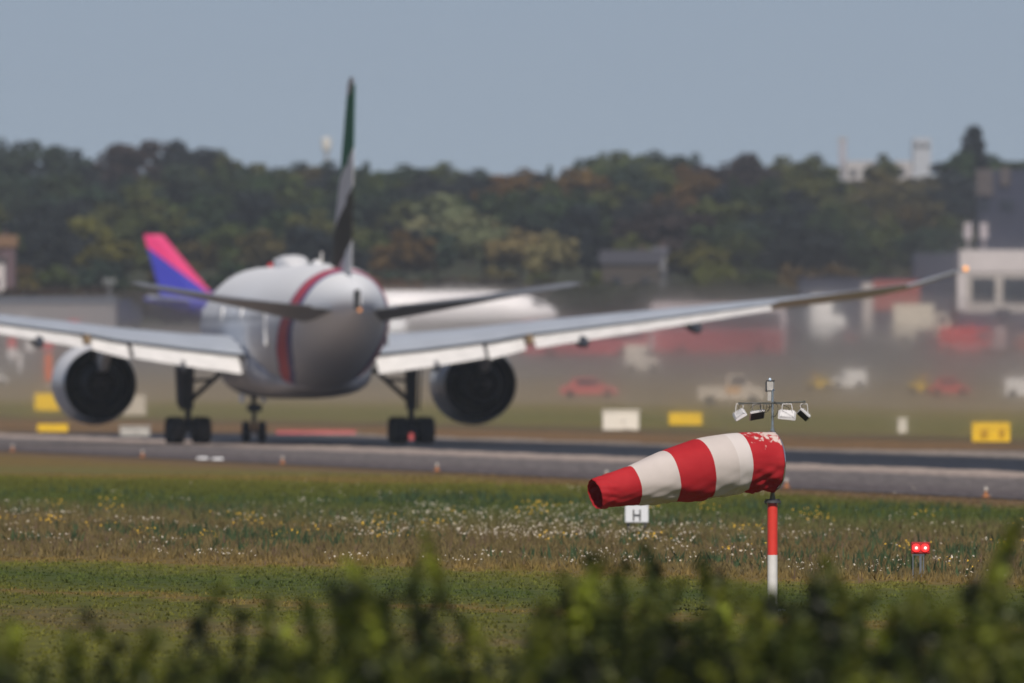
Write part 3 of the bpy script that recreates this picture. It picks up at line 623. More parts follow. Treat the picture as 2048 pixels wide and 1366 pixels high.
def build_windsock():
    Y = 300.0; P0 = Vector(((1545 - 1024) * Y / FPX, Y, 0))
    root = thing('windsock', 'red and white striped windsock on a red and white pole with lamps on its mast', 'windsock', P0)
    def px(x, y, dy=0): return at(x, y, Y + dy) - P0
    def zp(x, y, dy=0): return px(1150 + x / 2.732, 740 + y / 2.732, dy)      # from the enlarged view
    # centre line and radius of the sock; the tip is nearer the camera
    ctl = [(110, 680, .212), (150, 667, .228), (310, 631, .292), (500, 582, .388), (700, 541, .462), (860, 511, .448), (980, 502, .438), (1076, 499, .435)]
    cx = [c[0] for c in ctl]
    tt = np.linspace(0, 1, 90); rings = []; mis = []
    axis = None; cen = []
    for t in tt:
        x = 110 + (1076 - 110) * t; y = float(np.interp(x, cx, [c[1] for c in ctl])); r_ = float(np.interp(x, cx, [c[2] for c in ctl]))
        cen.append((zp(x, y, -1.28 * (1 - t)), r_, t))
    n = 72; rnd = random.Random(4)
    # smooth the interpolated centre line and radius
    P = np.array([list(c[0]) + [c[1]] for c in cen])
    for _ in range(14): P[1:-1] = (P[:-2] + 2 * P[1:-1] + P[2:]) / 4
    for i, t in enumerate(tt):
        c = Vector(P[i, :3]); r_ = P[i, 3]
        d = (Vector(P[min(i + 1, 89), :3]) - Vector(P[max(i - 1, 0), :3])).normalized()
        a = d.cross(Vector((0, 0, 1))).normalized(); b = a.cross(d).normalized()
        if a.y > 0: pass
        ring = []
        for k in range(n):
            th = 2 * math.pi * k / n
            ca, sa = math.cos(th), math.sin(th)
            rr = r_
            # folds: strong at the slack mouth band low down, faint elsewhere, pucker at the tip hem
            low = max(0, -sa)
            if t > .80:
                w = min(1, (t - .80) / .06) * min(1, (1.01 - t) / .04)
                rr += w * (low * .030 * math.sin(9 * th + 46 * t) + low * .020 * math.sin(17 * th - 62 * t + 1) + .006 * math.sin(6 * th + 20 * t) + .004 * math.sin(23 * th + 30 * t))
                rr -= w * .012 * low
            rr += .005 * math.sin(5 * th + 9 * t) + low * .014 * math.sin(8 * th + 26 * t) * min(1, t * 3) + low * .006 * math.sin(15 * th - 41 * t)
            if t < .10:
                rr += .006 * math.sin(13 * th + 60 * t) + (.010 if t < .055 else 0)
            if abs(t - .055) < .008: rr -= .008
            for tb in (.208, .414, .604, .82):
                if abs(t - tb) < .007: rr -= .008
            if t > .985: rr += .006
            ring.append(c + a * ca * rr + b * sa * rr)
        rings.append(ring)
        mis.append(0 if t < .208 else 1 if t < .414 else 0 if t < .604 else 1 if t < .735 else 2 if t < .82 else 3)
    mb = MB(); mb.loft(rings, cap0=False, cap1=False, mis=mis[:-1])
    mats = [sock_material('sock_red', 1), sock_material('sock_white', 0), sock_material('sock_white_double', 0), sock_material('sock_red_worn', 2)]
    for nd in mats[2].node_tree.nodes:
        if nd.type == 'VALTORGB': nd.color_ramp.elements[0].color = (.68, .62, .60, 1); nd.color_ramp.elements[1].color = (.76, .70, .68, 1)
    sock = mb.build('sock', mats, root, 70)
    md = sock.modifiers.new('thickness', 'SOLIDIFY'); md.thickness = .006; md.offset = -1
    # mouth hoop and spokes
    c = Vector(P[-1, :3]); d = (Vector(P[-1, :3]) - Vector(P[-6, :3])).normalized(); a = d.cross(Vector((0, 0, 1))).normalized(); b = a.cross(d)
    mb = MB(); mb.tube([c + (a * math.cos(2 * math.pi * k / 32) + b * math.sin(2 * math.pi * k / 32)) * .445 + d * .004 for k in range(33)], .010, 8)
    for k in range(4):
        th = math.pi / 4 + math.pi / 2 * k; mb.tube([c, c + (a * math.cos(th) + b * math.sin(th)) * .44], .008, 6)
    mb.build('hoop', M_metal, root, True)
    # lower pole: red over white, dirt at the foot
    pr = mat('pole_red', (.72, .05, .035), .45, var=.08, scale=6); pw = mat('pole_white', (.72, .70, .68), .5, var=.10, scale=8)
    z = lambda y: px(1545, y).z
    def zz(y): return (HZ - y) * Y / FPX + CAM_Z
    mb = MB(); mb.tube([(0, 0, 0), (0, 0, zz(1110)), (0, 0, zz(1006))], .076, 24, mis=[1, 0]); mb.build('pole', [pr, pw], root, 40)
    mb = MB(); mb.tube([(0, 0, 0), (0, 0, .03)], .2, 20); mb.build('base_plate', M_metal, root, 40)
    mb = MB(); mb.tube([(0, 0, zz(1006)), (0, 0, zz(1001))], .125, 24); mb.tube([(0, 0, zz(1001)), (0, 0, zz(998))], .09, 20)
    for k in range(6): mb.tube([(.1 * math.cos(k * 1.047), .1 * math.sin(k * 1.047), zz(1009)), (.1 * math.cos(k * 1.047), .1 * math.sin(k * 1.047), zz(998))], .010, 6)
    mb.build('flange', mat('flange_steel', (.12, .12, .13), .5, metal=.6), root, 40)
    mb = MB(); mb.tube([(0, 0, zz(998)), (0, 0, zz(985))], [.045, .03], 14); mb.build('bearing', mat('brass', (.20, .18, .10), .5, metal=.5), root, 40)
    mb = MB(); mb.tube([(0, 0, zz(985)), (0, 0, zz(860))], .028, 14); mb.tube([(0, 0, zz(872)), (0, 0, zz(862))], .045, 14); mb.build('pivot_shaft', M_dark, root, 40)
    mb = MB(); mb.tube([(0, 0, zz(864)), (0, 0, zz(781))], .019, 14); mb.tube([(0, 0, zz(781)), (.012, 0, zz(778.5)), (.024, 0, zz(782))], .012, 8); mb.tube([(0, 0, zz(866)), (0, 0, zz(856))], .03, 12); mb.build('mast', mat('chrome', (.75, .75, .75), .18, metal=1.0, var=.05), root, 40)
    # control box with top lamp
    rz = Matrix.Rotation(R(-18), 3, 'Z')
    mb = MB(); bx = px(1541, 772); mb.box(bx + Vector((0, .045, 0)), (.105, .075, .145), rz, bev=.008); mb.box(px(1541, 791) + Vector((0, .05, 0)), (.075, .05, .16), rz)
    cb = mb.build('control_box', mat('box_grey', (.48, .46, .44), .55, var=.12, scale=20), root)
    mb = MB(); mb.box(bx + Vector((0, .045, .078)), (.115, .085, .012), rz); mb.box(bx + Vector((-.052, .055, -.01)), (.018, .09, .15), rz); mb.build('lid_and_shaded_side', M_dark, cb)  # the dark side strip stands in for shade on the box's left side
    mb = MB(); mb.ell(px(1540, 759.5) + Vector((0, .045, 0)), (.022, .022, .03)); mb.build('obstruction_lamp', mat('lamp_glass', (.55, .68, .82), .08), root, True)
    # cross arm
    mb = MB(); l0 = px(1477, 806.5); r0 = px(1611, 803.5); l0.y = -.02; r0.y = -.02
    m0 = px(1545, 806.2); m0.y = -.02
    mb.tube([l0, m0, r0], .0125, 10); mb.box(l0 + Vector((.04, 0, -.002)), (.09, .04, .03)); mb.box(r0 + Vector((-.02, 0, .0)), (.04, .04, .035)); mb.box(m0 + Vector((-.09, 0, -.005)), (.10, .035, .03)); mb.box(m0 + Vector((.10, 0, 0)), (.12, .035, .035))
    mb.tube([m0 + Vector((0, -.42, 0)), m0 + Vector((0, .42, 0))], .0125, 8)
    mb.build('cross_arm', mat('arm_steel', (.10, .105, .10), .6, metal=.4, var=.3, scale=12), root, 40)
    # floodlights: (centre px, size, rotation, bracket)
    Mh = mat('lamp_housing', (.66, .65, .66), .4, var=.08, scale=14); Ml = mat('lamp_lens', (.16, .18, .22), .12)
    def flood(x, y, w, h, rot, dyc, dark_face, hang):
        c = px(x, y); c.y = dyc
        mb = MB(); mb.box(c, (w, .20, .05), rot, bev=.014, taper=.86)
        for k in range(5): mb.box(c + rot @ Vector((-w * .3 + k * w * .15, 0, .03)), (.006, .15, .03), rot)
        f = mb.build('floodlight', Mh, root)
        mb = MB(); mb.box(c + rot @ Vector((0, 0, -.026)), (w * .86, .17, .004), rot); mb.build('lens', Ml if not dark_face else M_dark, f)
        mb = MB()
        for s in (-1, 1):
            p1 = c + rot @ Vector((s * w * .30, .0, .02)); p2 = Vector((c.x + s * w * .24, c.y * .5 - .01, hang)); pm = Vector((c.x + s * w * .28, (p1.y + p2.y) / 2, (p1.z + p2.z) / 2 + .02))
            mb.tube([p1, pm, p2], .006, 6)
        mb.tube([Vector((c.x - w * .24, c.y * .5 - .01, hang)), Vector((c.x + w * .24, c.y * .5 - .01, hang))], .006, 6)
        mb.build('bracket', Mh, f)
    H = zz(808)
    E = lambda ax, ay, az: Matrix.Rotation(R(az), 3, 'Z') @ Matrix.Rotation(R(ay), 3, 'Y') @ Matrix.Rotation(R(ax), 3, 'X')
    flood(1479, 829, .20, .10, E(34, -30, 0), -.03, False, H)
    flood(1514, 829.5, .24, .10, E(-38, -10, 12), .10, True, H)
    flood(1574, 829.5, .27, .10, E(42, 6, 0), -.10, False, H)
    flood(1608, 829, .20, .10, E(-26, 42, 0), -.02, True, H)
    Mc = mat('cable_black', (.02, .02, .02), .6)
    def cable(pts): mb = MB(); mb.tube([px(*p) + Vector((0, -.04, 0)) for p in pts], .0045, 6); mb.build('cable', Mc, root, True)
    def arc(cx_, cy, rx, ry, a0, a1, k=10): return [(cx_ + rx * math.cos(R(a0 + (a1 - a0) * i / k)), cy + ry * math.sin(R(a0 + (a1 - a0) * i / k))) for i in range(k + 1)]
    cable(arc(1530, 812, 10, 13, 0, 200)); cable(arc(1527, 810, 6, 15, 10, 185)); cable(arc(1533, 813, 6, 9, -20, 200)); cable(arc(1546, 818, 10, 15, -80, 88)); cable(arc(1538, 809, 5, 7, 0, 180))
    cable([(1500, 817), (1505, 812), (1512, 809), (1520, 808)]); cable([(1582, 822), (1577, 815), (1569, 811), (1560, 809)]); cable([(1544, 832), (1550, 833), (1556, 824)])
    cable([(1477, 817), (1478, 811), (1482, 808)]); cable([(1604, 817), (1603, 811), (1607, 807)])
build_windsock()

# ---------------------------------------------------------------- near runway signs and lights
def build_board(name, label, cat, x0, x1, y0, y1, Y, m, thick=.25, legs=True, group=None):
    a, b = at(x0, y1, Y), at(x1, y0, Y); g = hgt((a.x + b.x) / 2, Y)
    root = thing(name, label, cat, ((a.x + b.x) / 2, Y, g), 0, group)
    w, h = b.x - a.x, b.z - a.z; zb = a.z - g
    mb = MB(); mb.box((0, 0, zb + h / 2), (w, thick, h), bev=.02); mb.build('panel', m, root)
    mb = MB(); mb.box((0, 0, zb + h + .02), (w + .03, thick + .03, .04)); mb.build('cap', M_flap if 'white' in name else m, root)
    for s in (-1, 1):
        if legs and zb > .02:
            mb = MB(); mb.tube([(s * w * .36, 0, 0), (s * w * .36, 0, zb + .02)], .03, 8); mb.build('leg', M_dark, root)
    return root, w, h, zb
Yh = ground_y(1272, 1068)
rt, w, h, zb = build_board('taxiway_sign', 'small white board with a black letter H below the tip of the windsock', 'sign', 1250, 1297, 1009, 1046, Yh, mat('sign_white', (.74, .76, .80), .5, var=.06), .12)
mb = MB(); y_ = -.075
for s in (-1, 1): mb.box((s * .072, y_, zb + h * .43), (.030, .016, h * .58))
mb.box((0, y_, zb + h * .43), (.125, .014, .026)); mb.build('letter', M_black, rt)

def build_guard_light():
    Y = ground_y(1842, 1158); g = at(1841, 1158, Y)
    root = thing('guard_light', 'pair of lit red lamps on thin metal legs in the flower strip', 'signal light', (g.x, Y, 0))
    s = Y / FPX
    mb = MB(); mb.box((0, 0, (1158 - 1098) * s), (38 * s, .14, 24 * s), bev=.015); mb.build('housing', mat('housing_dark', (.30, .02, .02), .5), root)
    for k in (-1, 1):
        mb = MB(); c = (k * 9 * s, -.085, (1158 - 1098) * s)
        mb.lathe([(-.02, 6.5 * s), (.03, 7.6 * s), (.035, 1e-3)], (c[0], -.07, c[2]), (0, -1, 0), 20); lm = mb.build('lamp', mat('red_lamp_glow', (1.0, .02, .02), .3, emit=3.0), root, True)
        mb = MB(); mb.ell((c[0] + .005, -.11, c[2]), (3.0 * s, .01, 3.0 * s)); mb.build('bulb', mat('red_bulb', (1.0, .28, .25), .3, emit=4.0), lm, True)
    for x in (-15, 0, 6):
        mb = MB(); mb.tube([(x * s, 0, 0), (x * s, 0, (1158 - 1109) * s)], .009 if x else .02, 8); mb.build('leg', M_metal, root)
    mb = MB(); mb.box((-4 * s, 0, (1158 - 1112) * s), (24 * s, .05, .02)); mb.build('crossbar', M_metal, root)
build_guard_light()

Mo = mat('orange_plastic', (.42, .17, .06), .6); proto = None
names = ['at the far left end of the row', 'second from the left of the row, below the left engine', 'left of the row middle, between engine and tail', 'below the right engine of the airliner', 'hidden close to the tip of the windsock', 'just right of the windsock pole', 'at the far right end of the row']
for i, x in enumerate((25, 285, 565, 874, 1213, 1573, 1972)):
    Y = 3008000 / (x + 3344)
    if proto is None:
        r = thing('runway_edge_light', '', 'runway light', (0, 0, 0))
        mb = MB(); mb.lathe([(0, .15), (.03, .15), (.06, .07), (.17, .055), (.19, .08), (.21, .08)], (0, 0, 0), (0, 0, 1), 16, caps=True); mb.build('base', Mo, r, 40)
        mb = MB(); mb.lathe([(.21, .075), (.30, .07), (.35, .03)], (0, 0, 0), (0, 0, 1), 14, caps=True); mb.build('lamp', mat('lamp_pale', (.42, .38, .34), .3), r, 40)
        proto = r
    else: r = copy_tree(proto)
    r.location = ((x - 1024) * Y / FPX, Y, .03); r.scale = (.85, .85, .85)
    tag(r, 'small orange runway edge light, ' + names[i], 'runway light', 'orange lights along the runway edge')
for i, x in enumerate((405, 435)):
    Y = 805 - i * 6
    mb = MB(); mb.box((0, 0, .05), (.5, .4, .12), bev=.04, taper=.8); o = mb.build('inset_light', M_white, None, loc=((x - 1024) * Y / FPX, Y, .03))
    tag(o, 'low white light unit at the runway edge, %s of the close pair' % ('left' if i == 0 else 'right'), 'runway light', 'low white light units')

def far_board(name, label, x0, x1, y0, y1, m, thick=.3, marks=None, Y=None):
    Y = Y or ground_y((x0 + x1) / 2, y1 + 3)
    rt, w, h, zb = build_board(name, label, 'sign', x0, x1, y0, y1, Y, m, thick)
    for mx_, mw in (marks or []):
        mb = MB(); mb.box((w * mx_, -thick / 2 - .012, zb + h * .45), (w * mw, .02, h * .5), bev=.008); mb.build('lettering_patch', mat('amber_mark', (.50, .27, .01), .6), rt)  # darker amber patch in place of unreadable lettering
far_board('direction_sign', 'yellow sign board with two darker patches on the right verge', 1944, 2020, 846, 884, M_yellow, marks=[(-.18, .2), (.28, .16)])
far_board('direction_sign', 'small yellow sign board on the grass above the middle of the windsock', 1338, 1404, 826, 850, M_yellow)
far_board('direction_sign', 'yellow sign board left of the left engine, above its mirage stand-in', 70, 120, 788, 821, M_yellow)
far_board('direction_sign', 'low yellow board standing in for the mirage reflection of the sign above', 75, 136, 849, 864, M_yellow)  # added board: mirage reflection of the upper sign, built solid
far_board('mandatory_sign', 'long low red sign board between the nose gear and the right main gear', 552, 712, 862, 876, mat('faded_red', (.52, .12, .12), .6), Y=1135)
far_board('mandatory_sign', 'small red sign board seen between the right main wheels', 812, 842, 868, 886, mat('bright_red', (.6, .09, .09), .6), Y=1040)

def cabinet(name, label, cat, x0, x1, y0, y1, m, depth=1.2, roof=True):
    Y = ground_y((x0 + x1) / 2, y1); a, b = at(x0, y1, Y), at(x1, y0, Y)
    g = hgt((a.x + b.x) / 2, Y)
    r = thing(name, label, cat, ((a.x + b.x) / 2, Y, g)); w, h = b.x - a.x, b.z - g
    mb = MB(); mb.box((0, 0, h / 2 - .05), (w, depth, h - .1), bev=.06); mb.build('body', m, r)
    mb = MB(); mb.box((0, 0, h - .05), (w + .1, depth + .1, .1), bev=.03); mb.build('roof', m, r)
    mb = MB(); mb.box((w * .18, -depth / 2 - .02, h * .45), (w * .3, .04, h * .7)); d = mb.build('door', m, r)
    mb = MB(); mb.box((w * .07, -depth / 2 - .06, h * .45), (.05, .05, .2)); mb.build('handle', M_dark, d)
M_cream = mat('cream_paint', (.80, .74, .64), .5, var=.05)
cabinet('equipment_cabinet', 'cream white equipment cabinet on the grass above the windsock', 'cabinet', 1205, 1278, 820, 862, M_cream)
cabinet('equipment_cabinet', 'small pale cabinet just right of the left engine', 'cabinet', 240, 292, 788, 832, mat('dull_cream', (.50, .44, .36), .6))
cabinet('marker_post', 'short white marker post on the verge right of the windsock mast', 'post', 1796, 1814, 836, 868, M_cream, .4)
cabinet('equipment_cabinet', 'low white cabinet by the runway between left engine and main gear', 'cabinet', 240, 300, 852, 874, mat('pale_grey', (.5, .47, .42), .6))

# ---------------------------------------------------------------- vehicles on the apron
PROF = {
 'van': [(0, .12), (0, .95), (.03, 1), (.68, 1), (.84, .60), (.98, .50), (1, .40), (1, .12)],
 'car': [(0, .18), (0, .52), (.12, .58), (.25, .96), (.30, 1), (.60, 1), (.78, .60), (.97, .50), (1, .4), (1, .18)],
 'bus': [(0, .10), (0, .95), (.02, 1), (.97, .98), (1, .80), (1, .10)],
 'lorry': [(0, .2), (0, 1), (.70, 1), (.70, .30), (.73, .30), (.73, .78), (.92, .78), (1, .50), (1, .15)],
 'fire': [(0, .15), (0, .92), (.55, .92), (.55, .98), (.62, .98), (.62, .92), (.92, .90), (1, .48), (1, .15)],
 'tug': [(0, .2), (0, .62), (.30, .62), (.32, 1), (.62, 1), (.66, .62), (1, .55), (1, .2)],
 'pickup': [(0, .2), (0, .60), (.42, .60), (.44, .98), (.68, 1), (.80, .62), (.98, .55), (1, .2)],
}
M_haze_glass = mat('car_glass', (.07, .075, .085), .15, var=.1); M_tyre = mat('tyre', (.05, .05, .05), .8); M_lampw = mat('headlamp', (.7, .7, .65), .2); M_lampr = mat('tail_lamp', (.5, .02, .02), .3)
def vehicle(kind, label, cat, x0, x1, y0, y1, col, face=1, stripe=None, depth=2.3, Y=None, name=None, upper=None):
    Y = Y or ground_y((x0 + x1) / 2, y1); s = Y / FPX; L_ = (x1 - x0) * s; X = ((x0 + x1) / 2 - 1024) * s; g = hgt(X, Y)
    H = CAM_Z + (HZ - y0) * s - g
    r = thing(name or {'van': 'van', 'car': 'car', 'bus': 'airport_bus', 'lorry': 'lorry', 'fire': 'fire_engine', 'tug': 'tug', 'pickup': 'pickup_truck'}[kind], label, cat, (X, Y, g))
    pts = [((x - .5) * L_ * face, -depth / 2, z * H) for x, z in PROF[kind]]
    m = mat(kind + '_body', col, .4, var=.1, scale=.8)
    mb = MB(); mb.prism(pts, (0, depth, 0)); mb.build('body', m, r)
    def wn(a, b, c, d):
        for sy in (-1, 1): mb = MB(); mb.box((((a + b) / 2 - .5) * L_ * face, sy * (depth / 2 + .008), (c + d) / 2 * H), ((b - a) * L_, .03, (d - c) * H), bev=.01); mb.build('window', M_haze_glass, r)
    if kind == 'bus': wn(.04, .96, .50, .82)
    elif kind == 'van': wn(.60, .80, .58, .84)
    elif kind == 'car': wn(.28, .66, .62, .90)
    elif kind == 'lorry': wn(.78, .92, .5, .72)
    elif kind == 'fire': wn(.70, .92, .52, .80)
    elif kind == 'tug': wn(.36, .60, .66, .92)
    else: wn(.48, .72, .64, .92)
    if stripe is not None:
        for sy in (-1, 1): mb = MB(); mb.box((-.03 * L_ * face, sy * (depth / 2 + .004), stripe[1] * H), (L_ * .9, .02, stripe[2] * H)); mb.build('stripe', mat('stripe', stripe[0], .5), r)
    if upper is not None:
        for sy in (-1, 1): mb = MB(); mb.box((upper[1] * L_ * face, sy * (depth / 2 + .006), upper[3] * H), (L_ * upper[2], .02, upper[4] * H)); mb.build('side_panel', mat('side_panel', upper[0], .5), r)
    wr = min(.52, max(.30, H * .17))
    for fx in ((.18, .82) if kind != 'bus' else (.22, .80)):
        for sy in (-1, 1):
            mb = MB(); mb.lathe([(-.14, wr * .6), (-.14, wr), (.14, wr), (.14, wr * .6)], ((fx - .5) * L_ * face, sy * (depth / 2 - .1), wr), (0, 1, 0), 18, caps=True); mb.build('wheel', M_tyre, r, 40)
    for sy in (-1, 1):
        mb = MB(); mb.box((.5 * L_ * face, sy * depth * .38, H * .33), (.08, .25, .16)); mb.build('headlight', M_lampw, r)
    if kind == 'fire' or kind == 'tug':
        mb = MB(); mb.box((.2 * L_ * face, 0, H * (.97 if kind == 'fire' else 1.04)), (.3, 1.2, .16), bev=.04); mb.build('light_bar', mat('beacon_blue', (.05, .12, .5) if kind == 'fire' else (.7, .3, .02), .3), r)
    return r
W_ = (.80, .76, .72); RD = (.50, .04, .04); YL = (.72, .46, .04)
vehicle('bus', 'long red bus with a pale upper half behind the right wing, nearer the engine', 'bus', 1045, 1295, 640, 716, (.42, .09, .10), 1, upper=((.50, .36, .36), 0, .98, .9, .16), depth=2.6)
vehicle('bus', 'long white over red bus behind the right wing, beyond its outer fairing', 'bus', 1302, 1572, 604, 712, (.66, .56, .56), 1, upper=((.42, .08, .09), 0, .96, .27, .42), depth=2.6)
vehicle('van', 'cream van seen under the right wing in front of the two buses', 'van', 1250, 1318, 690, 746, (.62, .56, .48), 1)
vehicle('pickup', 'beige pickup truck on the grass edge left of the windsock mast', 'pickup', 1396, 1530, 748, 812, (.52, .45, .37), 1, upper=((.55, .30, .12), .02, .22, .5, .2))
vehicle('tug', 'yellow tug beside the small white van right of the mast', 'tug', 1614, 1664, 750, 782, YL, -1)
vehicle('van', 'small white van beside the yellow tug right of the mast', 'van', 1662, 1732, 740, 778, W_, -1)
vehicle('tug', 'yellow tug behind the red car on the apron edge', 'tug', 1818, 1862, 754, 790, YL, 1)
vehicle('car', 'faded red car next to a yellow tug on the apron edge', 'car', 1858, 1940, 754, 794, (.50, .09, .09), 1)
vehicle('van', 'white van cut by the right edge of the picture', 'van', 2010, 2090, 756, 796, W_, 1)
vehicle('car', 'pale red car in the exhaust haze right of the right engine', 'car', 1120, 1236, 755, 796, (.42, .12, .11), 1)
vehicle('fire', 'bright red fire engine in front of the big windowed building', 'fire engine', 1878, 1988, 650, 712, (.62, .02, .02), 1, stripe=((.6, .5, .5), .3, .07))
vehicle('lorry', 'white box lorry with red skirt right of the fire engine', 'lorry', 1982, 2012, 654, 716, (.50, .38, .36), -1)
vehicle('fire', 'orange red truck at the right edge beside the big building', 'truck', 2030, 2110, 672, 704, (.62, .12, .06), -1, name='truck')
vehicle('lorry', 'beige box lorry with a raised body between brick wall and fire engine', 'lorry', 1786, 1902, 608, 690, (.56, .50, .40), 1)
vehicle('van', 'white high roof van in front of the dark hangar, above the mast', 'van', 1622, 1692, 588, 690, W_, 1)
vehicle('car', 'dull red car beside the white high roof van', 'car', 1660, 1712, 656, 690, (.42, .05, .07), 1)
vehicle('lorry', 'dark blue tank lorry behind the left tailplane tip', 'lorry', 224, 282, 598, 660, (.03, .035, .07), 1)
vehicle('van', 'white van cut by the left edge of the picture below the left wing', 'van', -40, 14, 738, 770, (.66, .62, .58), 1)

vehicle('bus', 'near black bus in front of the hangar between the white van and the brick panel', 'bus', 1566, 1622, 612, 690, (.02, .024, .045), 1)
vehicle('lorry', 'near black box lorry in front of the big windowed building', 'lorry', 1990, 2032, 618, 704, (.02, .022, .04), 1)
vehicle('van', 'near black van left of the bright red fire engine', 'van', 1832, 1884, 660, 704, (.025, .028, .05), 1)
# markers on the left
def striped_post(label, px_, y0, y1, w, cols):
    Y = ground_y(px_, y1); s = Y / FPX; X = (px_ - 1024) * s; g = hgt(X, Y); H = (y1 - y0) * s
    r = thing('marker_post', label, 'marker post', (X, Y, g)); n = len(cols)
    mb = MB(); mb.tube([(0, 0, 0), (0, 0, H)], .06, 8); mb.build('pole', M_flap, r)
    for i, c in enumerate(cols):
        mb = MB(); mb.box((0, -.02, H * (1 - (i + .5) / n * .8)), (w * s, .3, H * .8 / n), bev=.03); mb.build('panel', c, r)
Mpo = mat('marker_orange', (.62, .14, .05), .6); Mpw = mat('marker_white', (.62, .58, .56), .6); Mpr = mat('marker_red', (.52, .08, .08), .6)
striped_post('marker post red above white near the left edge, under the wing', 24, 676, 728, 17, [Mpr, Mpw])
striped_post('short white and blue marker post under the left wing', 60, 680, 708, 18, [Mpw])
striped_post('short red marker post just left of the left engine', 97, 684, 706, 20, [Mpr])
striped_post('tall orange marker post left of the left engine', 97, 708, 776, 14, [Mpo, Mpo, Mpo])
striped_post('thin pale marker post left of the orange one', 40, 705, 750, 8, [Mpw])
striped_post('red topped marker above the left wing', 148, 640, 690, 20, [Mpr, Mpw])

# ---------------------------------------------------------------- buildings
def gb(px_, Y): return gat(px_, Y)
def block(root, x0, x1, y0, y1, Y, dep, m, name='wall', X0=0, g=0, dy=0.0):
    s = Y / FPX
    a = (x0 - 1024) * s; b = (x1 - 1024) * s; za = CAM_Z + (HZ - y1) * s - g; zb = CAM_Z + (HZ - y0) * s - g
    mb = MB(); mb.box(((a + b) / 2 - X0, dep / 2 + dy, (za + zb) / 2), (b - a, dep, zb - za), bev=.04)
    return mb.build(name, m, root)
def building(name, label, cat, x0, x1, y0, y1, Y, dep, m, roof=None, extra=()):
    s = Y / FPX; X = ((x0 + x1) / 2 - 1024) * s; g = hgt(X, Y)
    r = thing(name, label, cat, (X, Y, g)); yb = HZ - (g - CAM_Z) / s
    wall = block(r, x0, x1, y0, yb, Y, dep, m, 'wall', X, g)
    if roof: block(r, x0 - 3, x1 + 3, roof[0], y0, Y, dep + .3, roof[1], 'roof', X, g, -.15)
    for nm, a, b, c, d, mm, dd, dy in extra: block(r if nm not in ('pane',) else wall, a, b, c, d, Y, dd, mm, nm, X, g, dy)
    return r
M_slate = mat('slate_cladding', (.040, .043, .068), .7, var=.15, scale=.3); M_navy = mat('navy_cladding', (.022, .026, .055), .7, var=.25, scale=.3)
M_conc = mat('pale_concrete', (.42, .38, .35), .8, var=.15, scale=.5); M_brick = mat('red_brick', (.27, .075, .065), .8, var=.2, scale=1.5)
M_palec = mat('pale_render', (.56, .51, .50), .8, var=.08, scale=.5)
building('hangar', 'long low dark slate hangar behind the outer right wing', 'hangar', 1600, 1925, 560, 700, 2260, 22, M_slate, roof=(555, M_navy),
         extra=[('roof_house', 1828, 1918, 506, 556, M_slate, 14, 2), ('brick_panel', 1746, 1840, 560, 622, M_brick, .3, -.32), ('pillar', 1724, 1746, 566, 690, M_conc, .5, -.52), ('gate', 1752, 1788, 622, 680, M_navy, .2, -.22), ('gate', 1600, 1624, 610, 690, M_navy, .2, -.22), ('gate', 1650, 1722, 640, 690, M_navy, .2, -.22)])
building('terminal_building', 'building with a white roof band and dark windows at the right edge', 'building', 1922, 2140, 545, 700, 2240, 20, M_conc, roof=(500, M_palec),
         extra=[('window', 1944, 1990, 556, 602, M_glass, .2, -.22), ('window', 2006, 2090, 556, 604, M_glass, .2, -.22), ('shutter', 1916, 2100, 626, 664, M_navy, .25, -.27), ('shutter', 1996, 2030, 664, 698, M_navy, .25, -.27), ('column', 1914, 1932, 546, 622, M_palec, .3, -.62)])
building('long_wall_building', 'long low grey building behind the left wing with a blue grey roof', 'building', -60, 232, 607, 700, 2260, 12, mat('grey_render', (.23, .215, .22), .8, var=.05, scale=.2), roof=(594, mat('blue_grey_roof', (.10, .115, .15), .6)),
         extra=[('door', 36, 64, 628, 660, mat('door_pale', (.32, .30, .30), .7), .15, -.18)])
# house roofs and towers on the hill
def house(label, x0, x1, y0, y1, yr, Y, wall, roof, name='house'):
    s = Y / FPX; X = ((x0 + x1) / 2 - 1024) * s; g = hgt(X, Y); r = thing(name, label, 'house', (X, Y, g)); w = (x1 - x0) * s
    zt = CAM_Z + (HZ - y0) * s - g; zr = CAM_Z + (HZ - yr) * s - g; zb = min(0, CAM_Z + (HZ - y1) * s - g)
    mb = MB(); mb.box((0, 3, (zt + zb) / 2), (w, 6, zt - zb), bev=.03); wl = mb.build('wall', wall, r)
    mb = MB(); mb.prism([(-w / 2 - .3, -.3, zt), (-w / 2 - .3, 6.3, zt), (-w / 2 - .3, 3, zr)], (w + .6, 0, 0)); rf = mb.build('roof', roof, r)
    mb = MB(); mb.box((w * .2, 3.6, zr), (.6, .6, 1.2)); mb.build('chimney', mat('old_brick', (.07, .045, .04), .9), rf)
    n = max(1, int(w / 2.4))
    for i in range(n):
        mb = MB(); mb.box(((i + .5) / n * w - w / 2, -.02, zt * .62 + zb * .38), (1.0, .08, 1.2)); mb.build('window', M_glass, r)
house('pinkish house with an orange roof at the left edge of the wood', -40, 30, 494, 560, 470, 2440, mat('pink_render', (.12, .075, .085), .8), mat('orange_tiles', (.16, .09, .045), .8, var=.3))
house('small white house below the orange roofed one at the left edge', -30, 9, 524, 560, 512, 2420, M_palec, mat('dark_tiles', (.08, .06, .06), .8))
house('house with a wide purple grey roof in front of the wood', 1204, 1320, 528, 560, 500, 2440, mat('brown_render', (.055, .045, .038), .8), mat('purple_tiles', (.046, .046, .058), .8))
house('small house with a pale gable below the dark purple tree', 1308, 1332, 506, 560, 494, 2450, mat('pale_gable', (.18, .18, .19), .8), mat('grey_tiles', (.1, .1, .12), .8))
M_ridge = mat('far_render', (.42, .40, .40), .8)
